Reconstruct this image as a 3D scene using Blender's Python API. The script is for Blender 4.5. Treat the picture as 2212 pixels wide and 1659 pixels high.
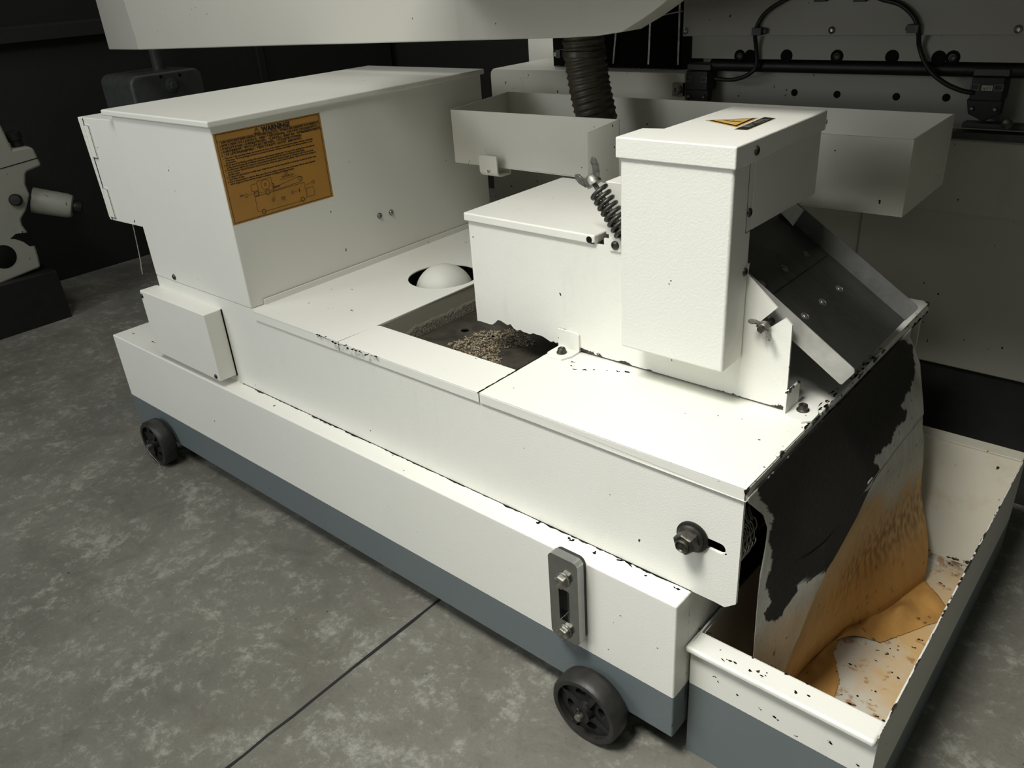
import bpy, bmesh, math, random
from mathutils import Vector, Matrix, noise
from mathutils.geometry import tessellate_polygon

for _o in list(bpy.data.objects):
    bpy.data.objects.remove(_o)
SC = bpy.context.scene
COL = SC.collection

# ------------------------------------------------------------------ camera
cam_data = bpy.data.cameras.new('camera')
cam = bpy.data.objects.new('camera', cam_data)
COL.objects.link(cam)
cam_data.sensor_width = 36.0
cam_data.lens = 28.2218
cam_data.clip_start = 0.02
cam.matrix_world = Matrix((
    (0.755370703, -0.25698733, 0.60280396, 0.39406867),
    (0.652101767, 0.38552897, -0.65278687, -0.71218436),
    (-0.06464043, 0.8861856, 0.45879918, 1.06001765),
    (0, 0, 0, 1)))
SC.camera = cam

# ------------------------------------------------------------------ world, lights, exposure
world = bpy.data.worlds.new('workshop')
SC.world = world
world.use_nodes = True
world.node_tree.nodes['Background'].inputs[0].default_value = (0.80, 0.86, 0.80, 1)
world.node_tree.nodes['Background'].inputs[1].default_value = 0.10


def area_light(name, loc, target, sx, sy, energy, color=(1, 0.985, 0.93)):
    ld = bpy.data.lights.new(name, 'AREA')
    ld.shape = 'RECTANGLE'
    ld.size = sx
    ld.size_y = sy
    ld.energy = energy
    ld.color = color
    lo = bpy.data.objects.new(name, ld)
    lo.location = loc
    d = Vector(target) - Vector(loc)
    lo.rotation_euler = d.to_track_quat('-Z', 'Y').to_euler()
    COL.objects.link(lo)
    return lo


area_light('overhead_lamp_fill', (-0.20, -1.10, 2.60), (0.05, 0.10, 0.3), 0.6, 0.45, 12.5)
spot_fill = area_light('narrow_fill', (-0.20, -1.10, 2.60), (0.15, 0.0, 0.2), 0.6, 0.45, 4.0)  # added narrow fill at the overhead lamp's position, lifts the right end
spot_fill.data.spread = math.radians(50)
area_light('overhead_lamp_fill', (-0.10, -0.30, 2.80), (-0.1, 0.0, 0.3), 0.8, 0.5, 4.8)  # added overhead fill, position picked for the brightness it gives
area_light('left_fill', (-2.10, -1.95, 2.05), (-1.2, 0.1, 0.5), 0.8, 0.8, 10.0, (0.93, 0.98, 1.0))  # added fill from the left, lifts the guard's turned end and the fronts
area_light('window_daylight', (-2.0, -3.4, 2.2), (-0.7, 0.0, 0.4), 1.4, 1.2, 15.0, (0.93, 0.98, 1.0))
area_light('low_front_fill', (-1.4, -2.0, 0.9), (-0.8, 0.0, 0.2), 1.0, 0.6, 5.5, (0.95, 0.98, 1.0))  # added low fill for the tank fronts and the floor
area_light('overhead_lamp_fill', (-0.75, -1.00, 2.70), (-0.7, 0.1, 0.4), 0.5, 0.5, 11.0)  # added overhead fill to brighten the cover beside the housing
area_light('rear_fill', (-2.2, 1.7, 2.7), (-1.0, 1.0, 0.8), 0.6, 0.6, 5.0)  # added fill from behind to lift the way cover

vs = SC.view_settings
vs.view_transform = 'Standard'
vs.look = 'None'
vs.exposure = 0.14
vs.gamma = 1.0
vs.use_curve_mapping = False

# ------------------------------------------------------------------ node helpers
class NT:
    def __init__(s, name):
        s.m = bpy.data.materials.new(name)
        s.m.use_nodes = True
        s.t = s.m.node_tree
        s.b = s.t.nodes['Principled BSDF']
        s.geo = s.t.nodes.new('ShaderNodeNewGeometry')
        s.pos = s.geo.outputs['Position']

    def new(s, t):
        return s.t.nodes.new(t)

    def link(s, a, b):
        s.t.links.new(a, b)

    def val(s, sock, v):
        if hasattr(v, 'is_output'):
            s.link(v, sock)
        else:
            sock.default_value = v

    def math(s, op, a, b=0.0, c=None, clamp=False):
        n = s.new('ShaderNodeMath')
        n.operation = op
        n.use_clamp = clamp
        s.val(n.inputs[0], a)
        s.val(n.inputs[1], b)
        if c is not None:
            s.val(n.inputs[2], c)
        return n.outputs[0]

    def noise(s, scale, detail=3.0, rough=0.5, vec=None, stretch=None, dist=0.0):
        n = s.new('ShaderNodeTexNoise')
        n.inputs['Scale'].default_value = scale
        n.inputs['Detail'].default_value = detail
        n.inputs['Roughness'].default_value = rough
        n.inputs['Distortion'].default_value = dist
        v = vec if vec is not None else s.pos
        if stretch:
            mp = s.new('ShaderNodeMapping')
            mp.inputs['Scale'].default_value = stretch
            s.link(v, mp.inputs['Vector'])
            v = mp.outputs[0]
        s.link(v, n.inputs['Vector'])
        return n.outputs['Fac']

    def ramp(s, fac, lo, hi):
        n = s.new('ShaderNodeMapRange')
        n.clamp = True
        s.val(n.inputs['Value'], fac)
        n.inputs['From Min'].default_value = lo
        n.inputs['From Max'].default_value = hi
        return n.outputs['Result']

    def mix(s, fac, a, b, mode='MIX'):
        n = s.new('ShaderNodeMix')
        n.data_type = 'RGBA'
        n.blend_type = mode
        s.val(n.inputs[0], fac)
        for i, v in ((6, a), (7, b)):
            if hasattr(v, 'is_output'):
                s.link(v, n.inputs[i])
            else:
                n.inputs[i].default_value = (v[0], v[1], v[2], 1)
        return n.outputs[2]

    def bump(s, height, strength, distance):
        n = s.new('ShaderNodeBump')
        n.inputs['Strength'].default_value = strength
        n.inputs['Distance'].default_value = distance
        s.link(height, n.inputs['Height'])
        s.link(n.outputs[0], s.b.inputs['Normal'])
        return n

    def color(s, c):
        s.val(s.b.inputs['Base Color'], c if hasattr(c, 'is_output') else (c[0], c[1], c[2], 1))


WHITE = (0.79, 0.785, 0.72)
DARK = (0.018, 0.018, 0.015)
RUST = (0.22, 0.09, 0.02)


def paint(name, base=WHITE, rough=0.42, peel=1.0, specks=0.5, grime=0.5, chips=(), band=None, band_color=(0.13, 0.155, 0.16), rustedge=0.5, peel_scale=420.0, stains=0.0):
    """sheet-metal paint: orange-peel bump, sparse chips, chipped edge lines, an optional grey lower band"""
    n = NT(name)
    sep = n.new('ShaderNodeSeparateXYZ')
    n.link(n.pos, sep.inputs[0])
    P = [sep.outputs[0], sep.outputs[1], sep.outputs[2]]
    c = base
    if band is not None:
        wob = n.math('MULTIPLY', n.math('SUBTRACT', n.noise(300, 2), 0.5), 0.0012)
        f = n.math('LESS_THAN', n.math('ADD', P[2], wob), band)
        c = n.mix(f, base, band_color)
    # faint uneven dirt
    g = n.ramp(n.noise(5.0, 6, 0.62), 0.45, 0.80)
    c = n.mix(n.math('MULTIPLY', g, 0.12 * grime), c, (0.35, 0.33, 0.25))
    st = n.ramp(n.noise(16, 5, 0.7, stretch=(1, 1, 0.18)), 0.60, 0.80)
    c = n.mix(n.math('MULTIPLY', st, 0.16 * grime), c, (0.30, 0.28, 0.20))
    if stains:
        r = n.ramp(n.noise(11, 6, 0.7), 0.56, 0.72)
        c = n.mix(n.math('MULTIPLY', r, 0.7 * stains), c, (0.42, 0.25, 0.08))
    # little nicks
    sp = n.noise(75, 2.5, 0.5, stretch=(1, 1, 0.7))
    sp2 = n.noise(9, 2, 0.5)
    m = n.math('MULTIPLY', n.math('GREATER_THAN', sp, 0.765 - 0.03 * specks), n.math('GREATER_THAN', sp2, 0.50 - 0.06 * specks))
    mask = m
    if chips:
        w1 = n.ramp(n.noise(42, 4, 0.65), 0.50, 0.72)
        w2 = n.ramp(n.noise(7, 2, 0.5), 0.35, 0.62)
        wn = n.math('MULTIPLY', w1, w2)
        near = None
        for (ai, av, bi, bv, w) in chips:
            da = n.math('ABSOLUTE', n.math('SUBTRACT', P[ai], av))
            db = n.math('ABSOLUTE', n.math('SUBTRACT', P[bi], bv))
            d = n.math('MAXIMUM', da, db)
            k = n.math('LESS_THAN', n.math('DIVIDE', d, w), wn)
            mask = n.math('MAXIMUM', mask, k)
            k2 = n.math('LESS_THAN', n.math('DIVIDE', d, w), n.math('ADD', n.math('MULTIPLY', wn, 1.25), 0.02))
            near = k2 if near is None else n.math('MAXIMUM', near, k2)
        c = n.mix(n.math('MULTIPLY', near, rustedge), c, RUST)
    c = n.mix(mask, c, DARK)
    n.color(c)
    n.val(n.b.inputs['Roughness'], n.math('ADD', rough, n.math('MULTIPLY', n.noise(8, 3), 0.12)))
    pn = n.noise(peel_scale, 2, 0.5)
    h = n.math('SUBTRACT', pn, n.math('MULTIPLY', mask, 1.5))
    n.bump(h, 0.25 * peel, 0.0006)
    return n.m


def simple(name, col, rough=0.5, metal=0.0, var=0.15, scale=30, bump=0.0, bscale=200, spec=None, coat=0.0):
    n = NT(name)
    f = n.ramp(n.noise(scale, 4, 0.6), 0.35, 0.75)
    dk = tuple(v * (1 - var * 2) for v in col)
    n.color(n.mix(n.math('MULTIPLY', f, 1.0), col, dk))
    n.b.inputs['Metallic'].default_value = metal
    n.val(n.b.inputs['Roughness'], n.math('ADD', rough, n.math('MULTIPLY', n.noise(scale * 2, 3), 0.12)))
    if spec is not None:
        n.b.inputs['Specular IOR Level'].default_value = spec
    n.b.inputs['Coat Weight'].default_value = coat
    if bump:
        n.bump(n.noise(bscale, 4, 0.6), bump, 0.001)
    return n.m


def floor_material():
    n = NT('concrete_floor')
    a = n.noise(2.2, 6, 0.66, dist=0.3)
    b = n.noise(38, 10, 0.80, dist=0.3)
    b2 = n.noise(9, 8, 0.75, dist=0.5)
    c3 = n.noise(160, 5, 0.75)
    col = n.mix(n.ramp(a, 0.35, 0.65), (0.132, 0.126, 0.103), (0.192, 0.185, 0.154))
    patch = n.ramp(n.math('ADD', n.math('MULTIPLY', b, 0.6), n.math('MULTIPLY', b2, 0.5)), 0.56, 0.66)
    col = n.mix(n.math('MULTIPLY', patch, 0.75), col, (0.331, 0.331, 0.284))
    col = n.mix(n.math('MULTIPLY', n.ramp(b2, 0.46, 0.34), 0.5), col, (0.095, 0.086, 0.070))
    col = n.mix(n.math('MULTIPLY', n.ramp(c3, 0.52, 0.68), 0.40), col, (0.081, 0.077, 0.062))
    col = n.mix(n.math('MULTIPLY', n.ramp(n.noise(1.3, 4, 0.6), 0.50, 0.66), 0.35), col, (0.115, 0.121, 0.113))
    dots = n.math('GREATER_THAN', n.noise(230, 1, 0.4), 0.81)
    col = n.mix(dots, col, (0.55, 0.53, 0.46))
    pits = n.math('GREATER_THAN', n.noise(95, 1.5, 0.4), 0.795)
    col = n.mix(pits, col, (0.027, 0.027, 0.024))
    n.color(col)
    n.val(n.b.inputs['Roughness'], n.math('ADD', 0.50, n.math('MULTIPLY', b, 0.3)))
    h = n.math('ADD', n.math('MULTIPLY', b, 0.8), n.math('MULTIPLY', c3, 0.5))
    n.bump(h, 0.30, 0.002)
    return n.m


def stainless(name, dark=0.0):
    n = NT(name)
    s = n.noise(40, 6, 0.7, stretch=(0.4, 6, 0.4))
    g = n.ramp(n.noise(9, 5, 0.65), 0.45, 0.75)
    c = n.mix(n.ramp(s, 0.3, 0.7), (0.36, 0.37, 0.36), (0.26, 0.265, 0.25))
    c = n.mix(n.math('MULTIPLY', g, 0.75), c, (0.10, 0.085, 0.06))
    if dark:
        c = n.mix(dark, c, (0.045, 0.046, 0.04))
    n.color(c)
    n.b.inputs['Metallic'].default_value = 0.85 if dark else 0.55
    n.val(n.b.inputs['Roughness'], n.math('ADD', 0.30, n.math('MULTIPLY', s, 0.25)))
    n.bump(n.noise(120, 3, stretch=(0.3, 4, 0.3)), 0.08, 0.001)
    return n.m


def tray_floor_material():
    n = NT('rust_stained_enamel')
    sep = n.new('ShaderNodeSeparateXYZ')
    n.link(n.pos, sep.inputs[0])
    a = n.ramp(n.math('ADD', n.noise(7, 5, 0.6), n.math('MULTIPLY', n.math('SUBTRACT', sep.outputs[0], 0.17), 1.6)), 0.44, 0.66)
    c = n.mix(n.math('MULTIPLY', a, 0.85), (0.60, 0.58, 0.50), (0.60, 0.37, 0.13))
    v = n.noise(48, 3, 0.6)
    c = n.mix(n.math('MULTIPLY', n.ramp(v, 0.58, 0.66), 0.75), c, (0.36, 0.17, 0.04))
    v2 = n.noise(62, 1.5, 0.5)
    c = n.mix(n.math('GREATER_THAN', v2, 0.735), c, (0.07, 0.03, 0.01))
    ed = n.ramp(n.math('ABSOLUTE', n.math('SUBTRACT', sep.outputs[1], 0.70)), 0.05, 0.0)
    c = n.mix(n.math('MULTIPLY', ed, n.ramp(n.noise(40, 5, 0.7), 0.42, 0.62)), c, (0.16, 0.08, 0.02))
    n.color(c)
    n.b.inputs['Roughness'].default_value = 0.32
    n.bump(v, 0.15, 0.001)
    return n.m


def paper_material():
    n = NT('used_filter_paper')
    at = n.new('ShaderNodeAttribute')
    at.attribute_name = 'stain'
    c = at.outputs['Color']
    fib = n.noise(260, 3, 0.6, stretch=(1, 1, 0.35))
    c = n.mix(n.math('MULTIPLY', n.ramp(fib, 0.45, 0.75), 0.16), c, (0.12, 0.08, 0.04))
    n.color(c)
    n.val(n.b.inputs['Roughness'], 0.72)
    wet = n.noise(30, 6, 0.7, stretch=(1, 1, 0.5))
    n.bump(n.math('ADD', fib, n.math('MULTIPLY', wet, 1.5)), 0.25, 0.0015)
    return n.m


def sludge_plate_material():
    n = NT('sludge_coated_plate')
    a = n.noise(30, 6, 0.7)
    c = n.mix(n.ramp(a, 0.35, 0.7), (0.030, 0.028, 0.022), (0.085, 0.076, 0.058))
    n.color(c)
    n.b.inputs['Roughness'].default_value = 0.38
    n.bump(a, 0.5, 0.003)
    return n.m


def crusty_wall_material():
    n = NT('crusted_wall')
    sep = n.new('ShaderNodeSeparateXYZ')
    n.link(n.pos, sep.inputs[0])
    f = n.ramp(n.math('ADD', sep.outputs[2], n.math('MULTIPLY', n.noise(30, 4), 0.03)), 0.482, 0.474)
    g = n.noise(230, 3, 0.6)
    c = n.mix(f, (0.40, 0.375, 0.31), n.mix(n.ramp(g, 0.35, 0.65), (0.13, 0.12, 0.09), (0.42, 0.40, 0.32)))
    n.color(c)
    n.b.inputs['Roughness'].default_value = 0.75
    n.bump(n.math('MULTIPLY', g, f), 0.9, 0.004)
    return n.m


M = {}
M['tank'] = paint('tank_paint', band=0.1375, peel=2.2, specks=0.4, grime=0.35,
                  chips=[(1, 0.037, 2, 0.307, 0.0065), (0, 0.0, 1, 0.0, 0.004), (0, 0.0, 1, 0.034, 0.006)])
M['body'] = paint('body_paint', peel=2.4, specks=0.35, grime=0.6)
M['cover'] = paint('cover_paint', peel=0.6, specks=0.5, grime=0.35,
                   chips=[(0, -0.7014, 1, 0.034, 0.013), (0, 0.066, 2, 0.497, 0.013),
                          (0, -0.3655, 2, 0.499, 0.006)])
M['edge_chip'] = paint('flaking_edge', specks=1.0, grime=1.0)
M['box'] = paint('housing_paint', peel=0.5, specks=0.35, grime=0.45, base=(0.77, 0.765, 0.70), chips=[(0, -0.978, 1, 0.038, 0.0016)])
M['sep'] = paint('separator_paint', peel=2.2, specks=0.6, grime=0.9,
                 chips=[(1, 0.2286, 2, 0.504, 0.010), (1, 0.2235, 2, 0.688, 0.005), (0, 0.0264, 1, 0.2286, 0.003)])
M['motor'] = paint('motor_cover_paint', peel=3.0, specks=0.15, grime=0.2, peel_scale=300)
M['bracket'] = paint('bracket_paint', peel=0.3, specks=2.2, grime=1.2, chips=[(1, 0.2286, 2, 0.536, 0.008), (0, 0.03, 2, 0.538, 0.008)])
M['tray'] = paint('tray_paint', band=0.1403, peel=0.5, specks=1.4, grime=0.8,
                  chips=[(1, 0.034, 2, 0.2165, 0.012), (0, 0.256, 2, 0.219, 0.013), (0, 0.003, 2, 0.219, 0.013), (0, 0.003, 1, 0.036, 0.005)])
M['tray_side'] = paint('tray_side_paint', band=0.085, peel=0.5, specks=0.8, grime=0.8, chips=[(0, 0.256, 2, 0.219, 0.010)], base=(0.70, 0.69, 0.63))
M['tray_in'] = paint('tray_inside_paint', peel=0.4, specks=0.9, grime=1.2, base=(0.68, 0.65, 0.54), stains=0.35,
                     chips=[(1, 0.70, 2, 0.013, 0.02)])
M['tray_floor'] = tray_floor_material()
M['trough'] = paint('trough_paint', peel=0.4, specks=1.5, grime=0.9, base=(0.80, 0.78, 0.69))
M['grinder'] = paint('shade_toned_grinder_paint', peel=0.4, specks=0.9, grime=1.0, base=(0.32, 0.31, 0.27))  # pale machine paint darkened evenly, part of the deep shade is in this colour
M['grinder_base'] = paint('grinder_base_paint', peel=0.4, specks=1.2, grime=1.0, base=(0.56, 0.55, 0.48))  # lighter copy of the grinder colour, as less shade falls on the base
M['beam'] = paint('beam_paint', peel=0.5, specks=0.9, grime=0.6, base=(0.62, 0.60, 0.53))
M['plinth'] = simple('plinth_grey_paint', (0.040, 0.043, 0.040), 0.5)
M['black'] = simple('black_metal', (0.016, 0.016, 0.014), 0.42, 0.3, bump=0.15)
M['rubber'] = simple('worn_black_rubber', (0.026, 0.025, 0.022), 0.42, 0.0, var=0.3, scale=60, bump=0.3)
M['hub'] = simple('dusty_black_plastic', (0.012, 0.012, 0.010), 0.5, 0.0, var=0.3, scale=80, bump=0.25)
M['steel'] = simple('worn_steel', (0.42, 0.41, 0.38), 0.32, 0.95, var=0.3, scale=60)
M['bolt'] = simple('oiled_bolt_steel', (0.10, 0.095, 0.08), 0.38, 0.8, var=0.35, scale=120, bump=0.2)
M['zinc'] = simple('tarnished_zinc', (0.34, 0.33, 0.29), 0.38, 0.8, var=0.4, scale=150, bump=0.25)
M['chrome'] = simple('chrome', (0.36, 0.37, 0.36), 0.14, 1.0, var=0.08, scale=40)
M['glass'] = simple('dark_sight_glass', (0.006, 0.006, 0.005), 0.08, 0.0, spec=0.6)
M['gasket'] = simple('gasket_rubber', (0.02, 0.021, 0.02), 0.5)
M['hose'] = simple('greasy_hose_rubber', (0.075, 0.060, 0.040), 0.40, 0.0, var=0.35, scale=35, bump=0.35, bscale=60)
M['bellows'] = simple('bellows_fabric', (0.008, 0.008, 0.007), 0.75)
M['darkwall'] = simple('black_painted_wall', (0.010, 0.0095, 0.008), 0.7, bump=0.1, bscale=40)
M['darkgrey'] = simple('dark_grey_enamel', (0.060, 0.064, 0.060), 0.45)
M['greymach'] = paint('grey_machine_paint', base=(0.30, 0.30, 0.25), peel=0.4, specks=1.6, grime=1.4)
M['sticker'] = simple('orange_sticker_vinyl', (0.42, 0.205, 0.030), 0.45, var=0.06, scale=12)
M['ink'] = simple('black_ink', (0.012, 0.011, 0.008), 0.5)
M['ink2'] = simple('fine_print_ink', (0.030, 0.017, 0.006), 0.5)
M['yellow'] = simple('yellow_label', (0.66, 0.42, 0.11), 0.45, var=0.1, scale=60)
M['greytext'] = simple('grey_lettering', (0.16, 0.16, 0.15), 0.5)
M['stainless'] = stainless('stained_stainless', 0.0)
M['stainless_dark'] = stainless('dark_stainless', 0.72)  # darker mix of the stainless for the chute plates
M['floor'] = floor_material()
M['flange_near'] = simple('lit_stainless', (0.50, 0.49, 0.45), 0.42, 0.35, var=0.18, scale=25, bump=0.1)  # lighter copy of the stainless, bright reflection put into its colour
M['joint'] = simple('floor_joint', (0.012, 0.011, 0.01), 0.8)
M['paper'] = paper_material()
M['sludge'] = sludge_plate_material()
M['crust'] = crusty_wall_material()
M['grit'] = simple('pale_grit', (0.60, 0.50, 0.34), 0.8, var=0.35, scale=300)
M['scorch'] = simple('black_grime', (0.010, 0.010, 0.008), 0.8, bump=0.2, spec=0.08)
M['ball'] = paint('float_plastic', base=(0.66, 0.66, 0.60), rough=0.45, peel=0.1, specks=0.6, grime=1.5)
M['wire'] = simple('pale_wire', (0.55, 0.53, 0.45), 0.5)
M['water'] = NT('coolant').m
_b = M['water'].node_tree.nodes['Principled BSDF']
_b.inputs['Transmission Weight'].default_value = 1.0
_b.inputs['Roughness'].default_value = 0.05
_b.inputs['IOR'].default_value = 1.33
_b.inputs['Base Color'].default_value = (0.9, 0.88, 0.8, 1)

# ------------------------------------------------------------------ mesh builder
def V(*a):
    return Vector(a)


class MB:
    def __init__(s):
        s.v = []
        s.f = []
        s.mi = []
        s.cur = 0
        s.tess = False

    def add(s, vs, fs):
        o = len(s.v)
        s.v += [Vector(p) for p in vs]
        for f in fs:
            s.f.append([i + o for i in f])
            s.mi.append(s.cur)
        return s

    def box(s, x0, x1, y0, y1, z0, z1):
        vs = [(x, y, z) for x in (x0, x1) for y in (y0, y1) for z in (z0, z1)]
        return s.add(vs, [(0, 1, 3, 2), (4, 6, 7, 5), (0, 4, 5, 1), (2, 3, 7, 6), (0, 2, 6, 4), (1, 5, 7, 3)])

    def hexa(s, p):
        """eight corners: bottom loop 0-3, top loop 4-7"""
        return s.add(p, [(3, 2, 1, 0), (4, 5, 6, 7), (0, 1, 5, 4), (1, 2, 6, 5), (2, 3, 7, 6), (3, 0, 4, 7)])

    def plate(s, outer, holes, axis, a, b):
        """flat plate with real holes: 2-D outline, thickness a..b along axis (0 x, 1 y, 2 z)"""
        def up(p, t):
            q = [0, 0, 0]
            r = [i for i in range(3) if i != axis]
            q[r[0]], q[r[1]], q[axis] = p[0], p[1], t
            return q
        s.tess = True
        loops = [list(outer)] + [list(h) for h in holes]
        flat = [p for l in loops for p in l]
        tris = tessellate_polygon([[Vector((p[0], p[1], 0)) for p in l] for l in loops])
        n = len(flat)
        vs = [up(p, a) for p in flat] + [up(p, b) for p in flat]
        fs = [tuple(t) for t in tris] + [tuple(i + n for i in reversed(t)) for t in tris]
        o = 0
        for l in loops:
            k = len(l)
            for i in range(k):
                j = (i + 1) % k
                fs.append((o + i, o + j, o + j + n, o + i + n))
            o += k
        return s.add(vs, fs)

    def lathe(s, prof, c, d, n=24, up=None):
        """profile of (radius, distance along d)"""
        c, d = Vector(c), Vector(d).normalized()
        u = d.orthogonal().normalized()
        w = d.cross(u)
        vs = []
        for r, t in prof:
            for i in range(n):
                a = 2 * math.pi * i / n
                vs.append(c + d * t + (u * math.cos(a) + w * math.sin(a)) * max(r, 1e-5))
        fs = []
        for k in range(len(prof) - 1):
            for i in range(n):
                j = (i + 1) % n
                fs.append((k * n + i, k * n + j, (k + 1) * n + j, (k + 1) * n + i))
        fs.append(tuple(reversed(range(n))))
        fs.append(tuple((len(prof) - 1) * n + i for i in range(n)))
        return s.add(vs, fs)

    def cyl(s, p0, p1, r, n=24, r1=None):
        p0, p1 = Vector(p0), Vector(p1)
        return s.lathe([(r, 0), (r if r1 is None else r1, (p1 - p0).length)], p0, p1 - p0, n)

    def tube(s, pts, r, n=8, closed=False):
        pts = [Vector(p) for p in pts]
        m = len(pts)
        vs, fs = [], []
        prev = None
        for i in range(m):
            if closed:
                t = pts[(i + 1) % m] - pts[i - 1]
            else:
                t = pts[min(i + 1, m - 1)] - pts[max(i - 1, 0)]
            t.normalize()
            u = t.orthogonal() if prev is None else prev - t * prev.dot(t)
            if u.length < 1e-6:
                u = t.orthogonal()
            u.normalize()
            prev = u
            w = t.cross(u)
            rr = r[i] if isinstance(r, (list, tuple)) else r
            for k in range(n):
                a = 2 * math.pi * k / n
                vs.append(pts[i] + (u * math.cos(a) + w * math.sin(a)) * rr)
        for i in range(m if closed else m - 1):
            j = (i + 1) % m
            for k in range(n):
                l = (k + 1) % n
                fs.append((i * n + k, i * n + l, j * n + l, j * n + k))
        if not closed:
            fs.append(tuple(reversed(range(n))))
            fs.append(tuple((m - 1) * n + k for k in range(n)))
        return s.add(vs, fs)

    def hexnut(s, c, d, r, h, flange=0.0, dome=True):
        c, d = Vector(c), Vector(d).normalized()
        if flange:
            s.lathe([(flange, 0), (flange, h * 0.12), (r, h * 0.25)], c, d, 28)
            c = c + d * h * 0.2
        s.lathe([(r, 0), (r, h * 0.85), (r * 0.86, h)], c, d, 6)
        return s

    def screw(s, c, d, r, h=None):
        """domed socket-head screw"""
        h = h or r * 0.6
        c, d = Vector(c), Vector(d).normalized()
        s.lathe([(r, 0), (r, h * 0.25), (r * 0.82, h * 0.75), (r * 0.45, h), (r * 0.42, h * 0.55), (0.0, h * 0.5)], c, d, 20)
        return s

    def build(s, name, mats, parent=None, bevel=0.0, seg=2, smooth=40, flat=False):
        me = bpy.data.meshes.new(name)
        off = parent_loc(parent)
        me.from_pydata([p - off for p in s.v], [], s.f)
        me.validate()
        if not isinstance(mats, (list, tuple)):
            mats = [mats]
        for m in mats:
            me.materials.append(m)
        if len(me.polygons) == len(s.mi):
            me.polygons.foreach_set('material_index', s.mi)
        bm = bmesh.new()
        bm.from_mesh(me)
        bmesh.ops.remove_doubles(bm, verts=bm.verts, dist=1e-6)
        bmesh.ops.recalc_face_normals(bm, faces=bm.faces)
        if s.tess:
            bmesh.ops.dissolve_limit(bm, angle_limit=math.radians(0.4), verts=bm.verts, edges=bm.edges, delimit={'MATERIAL'})
        bm.to_mesh(me)
        bm.free()
        if smooth:
            me.shade_smooth()
            me.set_sharp_from_angle(angle=math.radians(smooth))
        ob = bpy.data.objects.new(name, me)
        COL.objects.link(ob)
        if parent is not None:
            ob.parent = parent
        if bevel:
            bv = ob.modifiers.new('bevel', 'BEVEL')
            bv.width = bevel
            bv.segments = seg
            bv.limit_method = 'ANGLE'
            bv.angle_limit = math.radians(38)
            bv.harden_normals = True
        return ob


def parent_loc(p):
    off = Vector((0, 0, 0))
    while p is not None:
        off += p.location
        p = p.parent
    return off


def tag(o, label=None, cat=None, group=None, kind=None):
    if label:
        o['label'] = label
    if cat:
        o['category'] = cat
    if group:
        o['group'] = group
    if kind:
        o['kind'] = kind
    return o


def thing(name, loc, label, cat, group=None):
    o = bpy.data.objects.new(name, None)
    o.empty_display_size = 0.05
    o.location = loc
    COL.objects.link(o)
    return tag(o, label, cat, group)


def circle(cx, cy, r, n=48):
    return [(cx + r * math.cos(2 * math.pi * i / n), cy + r * math.sin(2 * math.pi * i / n)) for i in range(n)]


def rrect(x0, x1, y0, y1, r, n=6):
    out = []
    for cx, cy, a0 in ((x1 - r, y0 + r, -90), (x1 - r, y1 - r, 0), (x0 + r, y1 - r, 90), (x0 + r, y0 + r, 180)):
        for i in range(n + 1):
            a = math.radians(a0 + 90 * i / n)
            out.append((cx + r * math.cos(a), cy + r * math.sin(a)))
    return out


def text_into(mb, txt, size, origin, uax, vax, nax, lift, mat, align='LEFT', sx=1.0, bold=0.0):
    """flat lettering laid on a surface"""
    cu = bpy.data.curves.new('lettering', 'FONT')
    cu.body = txt
    cu.size = size
    cu.align_x = align
    cu.offset = bold
    cu.resolution_u = 2
    ob = bpy.data.objects.new('lettering', cu)
    COL.objects.link(ob)
    dg = bpy.context.evaluated_depsgraph_get()
    me = bpy.data.meshes.new_from_object(ob.evaluated_get(dg))
    o, u, v, nn = Vector(origin), Vector(uax), Vector(vax), Vector(nax)
    mb.cur = mat
    mb.add([o + u * (p.co.x * sx) + v * p.co.y + nn * lift for p in me.vertices], [tuple(f.vertices) for f in me.polygons])
    w = max((p.co.x for p in me.vertices), default=0) * sx
    bpy.data.objects.remove(ob)
    bpy.data.curves.remove(cu)
    bpy.data.meshes.remove(me)
    return w


# ------------------------------------------------------------------ setting
fl = MB().box(-3.6, 2.6, -3.2, 2.6, -0.05, 0.0).build('floor', M['floor'])
tag(fl, kind='structure')
wl = MB().box(-3.6, -3.5, -3.2, 2.6, 0, 3.0).build('wall_left', M['darkwall'])
tag(wl, kind='structure')
wb = MB().box(-3.6, 2.6, 2.5, 2.6, 0, 3.0).build('wall_back', M['darkwall'])
tag(wb, kind='structure')
# saw-cut joint across the concrete
jm = MB()
rnd = random.Random(3)
pts = []
for i in range(60):
    y = -1.2 + i * 0.045
    pts.append((-0.528 + (y + 0.42) * -0.004 + rnd.uniform(-0.0012, 0.0012), y, rnd.uniform(0.0022, 0.0036)))
vs, fs = [], []
for x, y, w in pts:
    vs += [(x - w, y, 0.0006), (x + w, y, 0.0006)]
for i in range(len(pts) - 1):
    fs.append((2 * i, 2 * i + 1, 2 * i + 3, 2 * i + 2))
tag(jm.add(vs, fs).build('trim_1', M['joint']), kind='structure')

# ------------------------------------------------------------------ coolant filter unit
FU = thing('coolant_filter_unit', (-0.8, 0.35, 0.0), 'long white coolant filter tank on black casters with a grey lower band', 'machine')
tank = MB().box(-1.6195, 0.0, 0.0, 0.70, 0.0567, 0.3067).build('tank', M['tank'], FU, bevel=0.003, seg=3)
tag(tank, 'white over grey painted tank')

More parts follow.
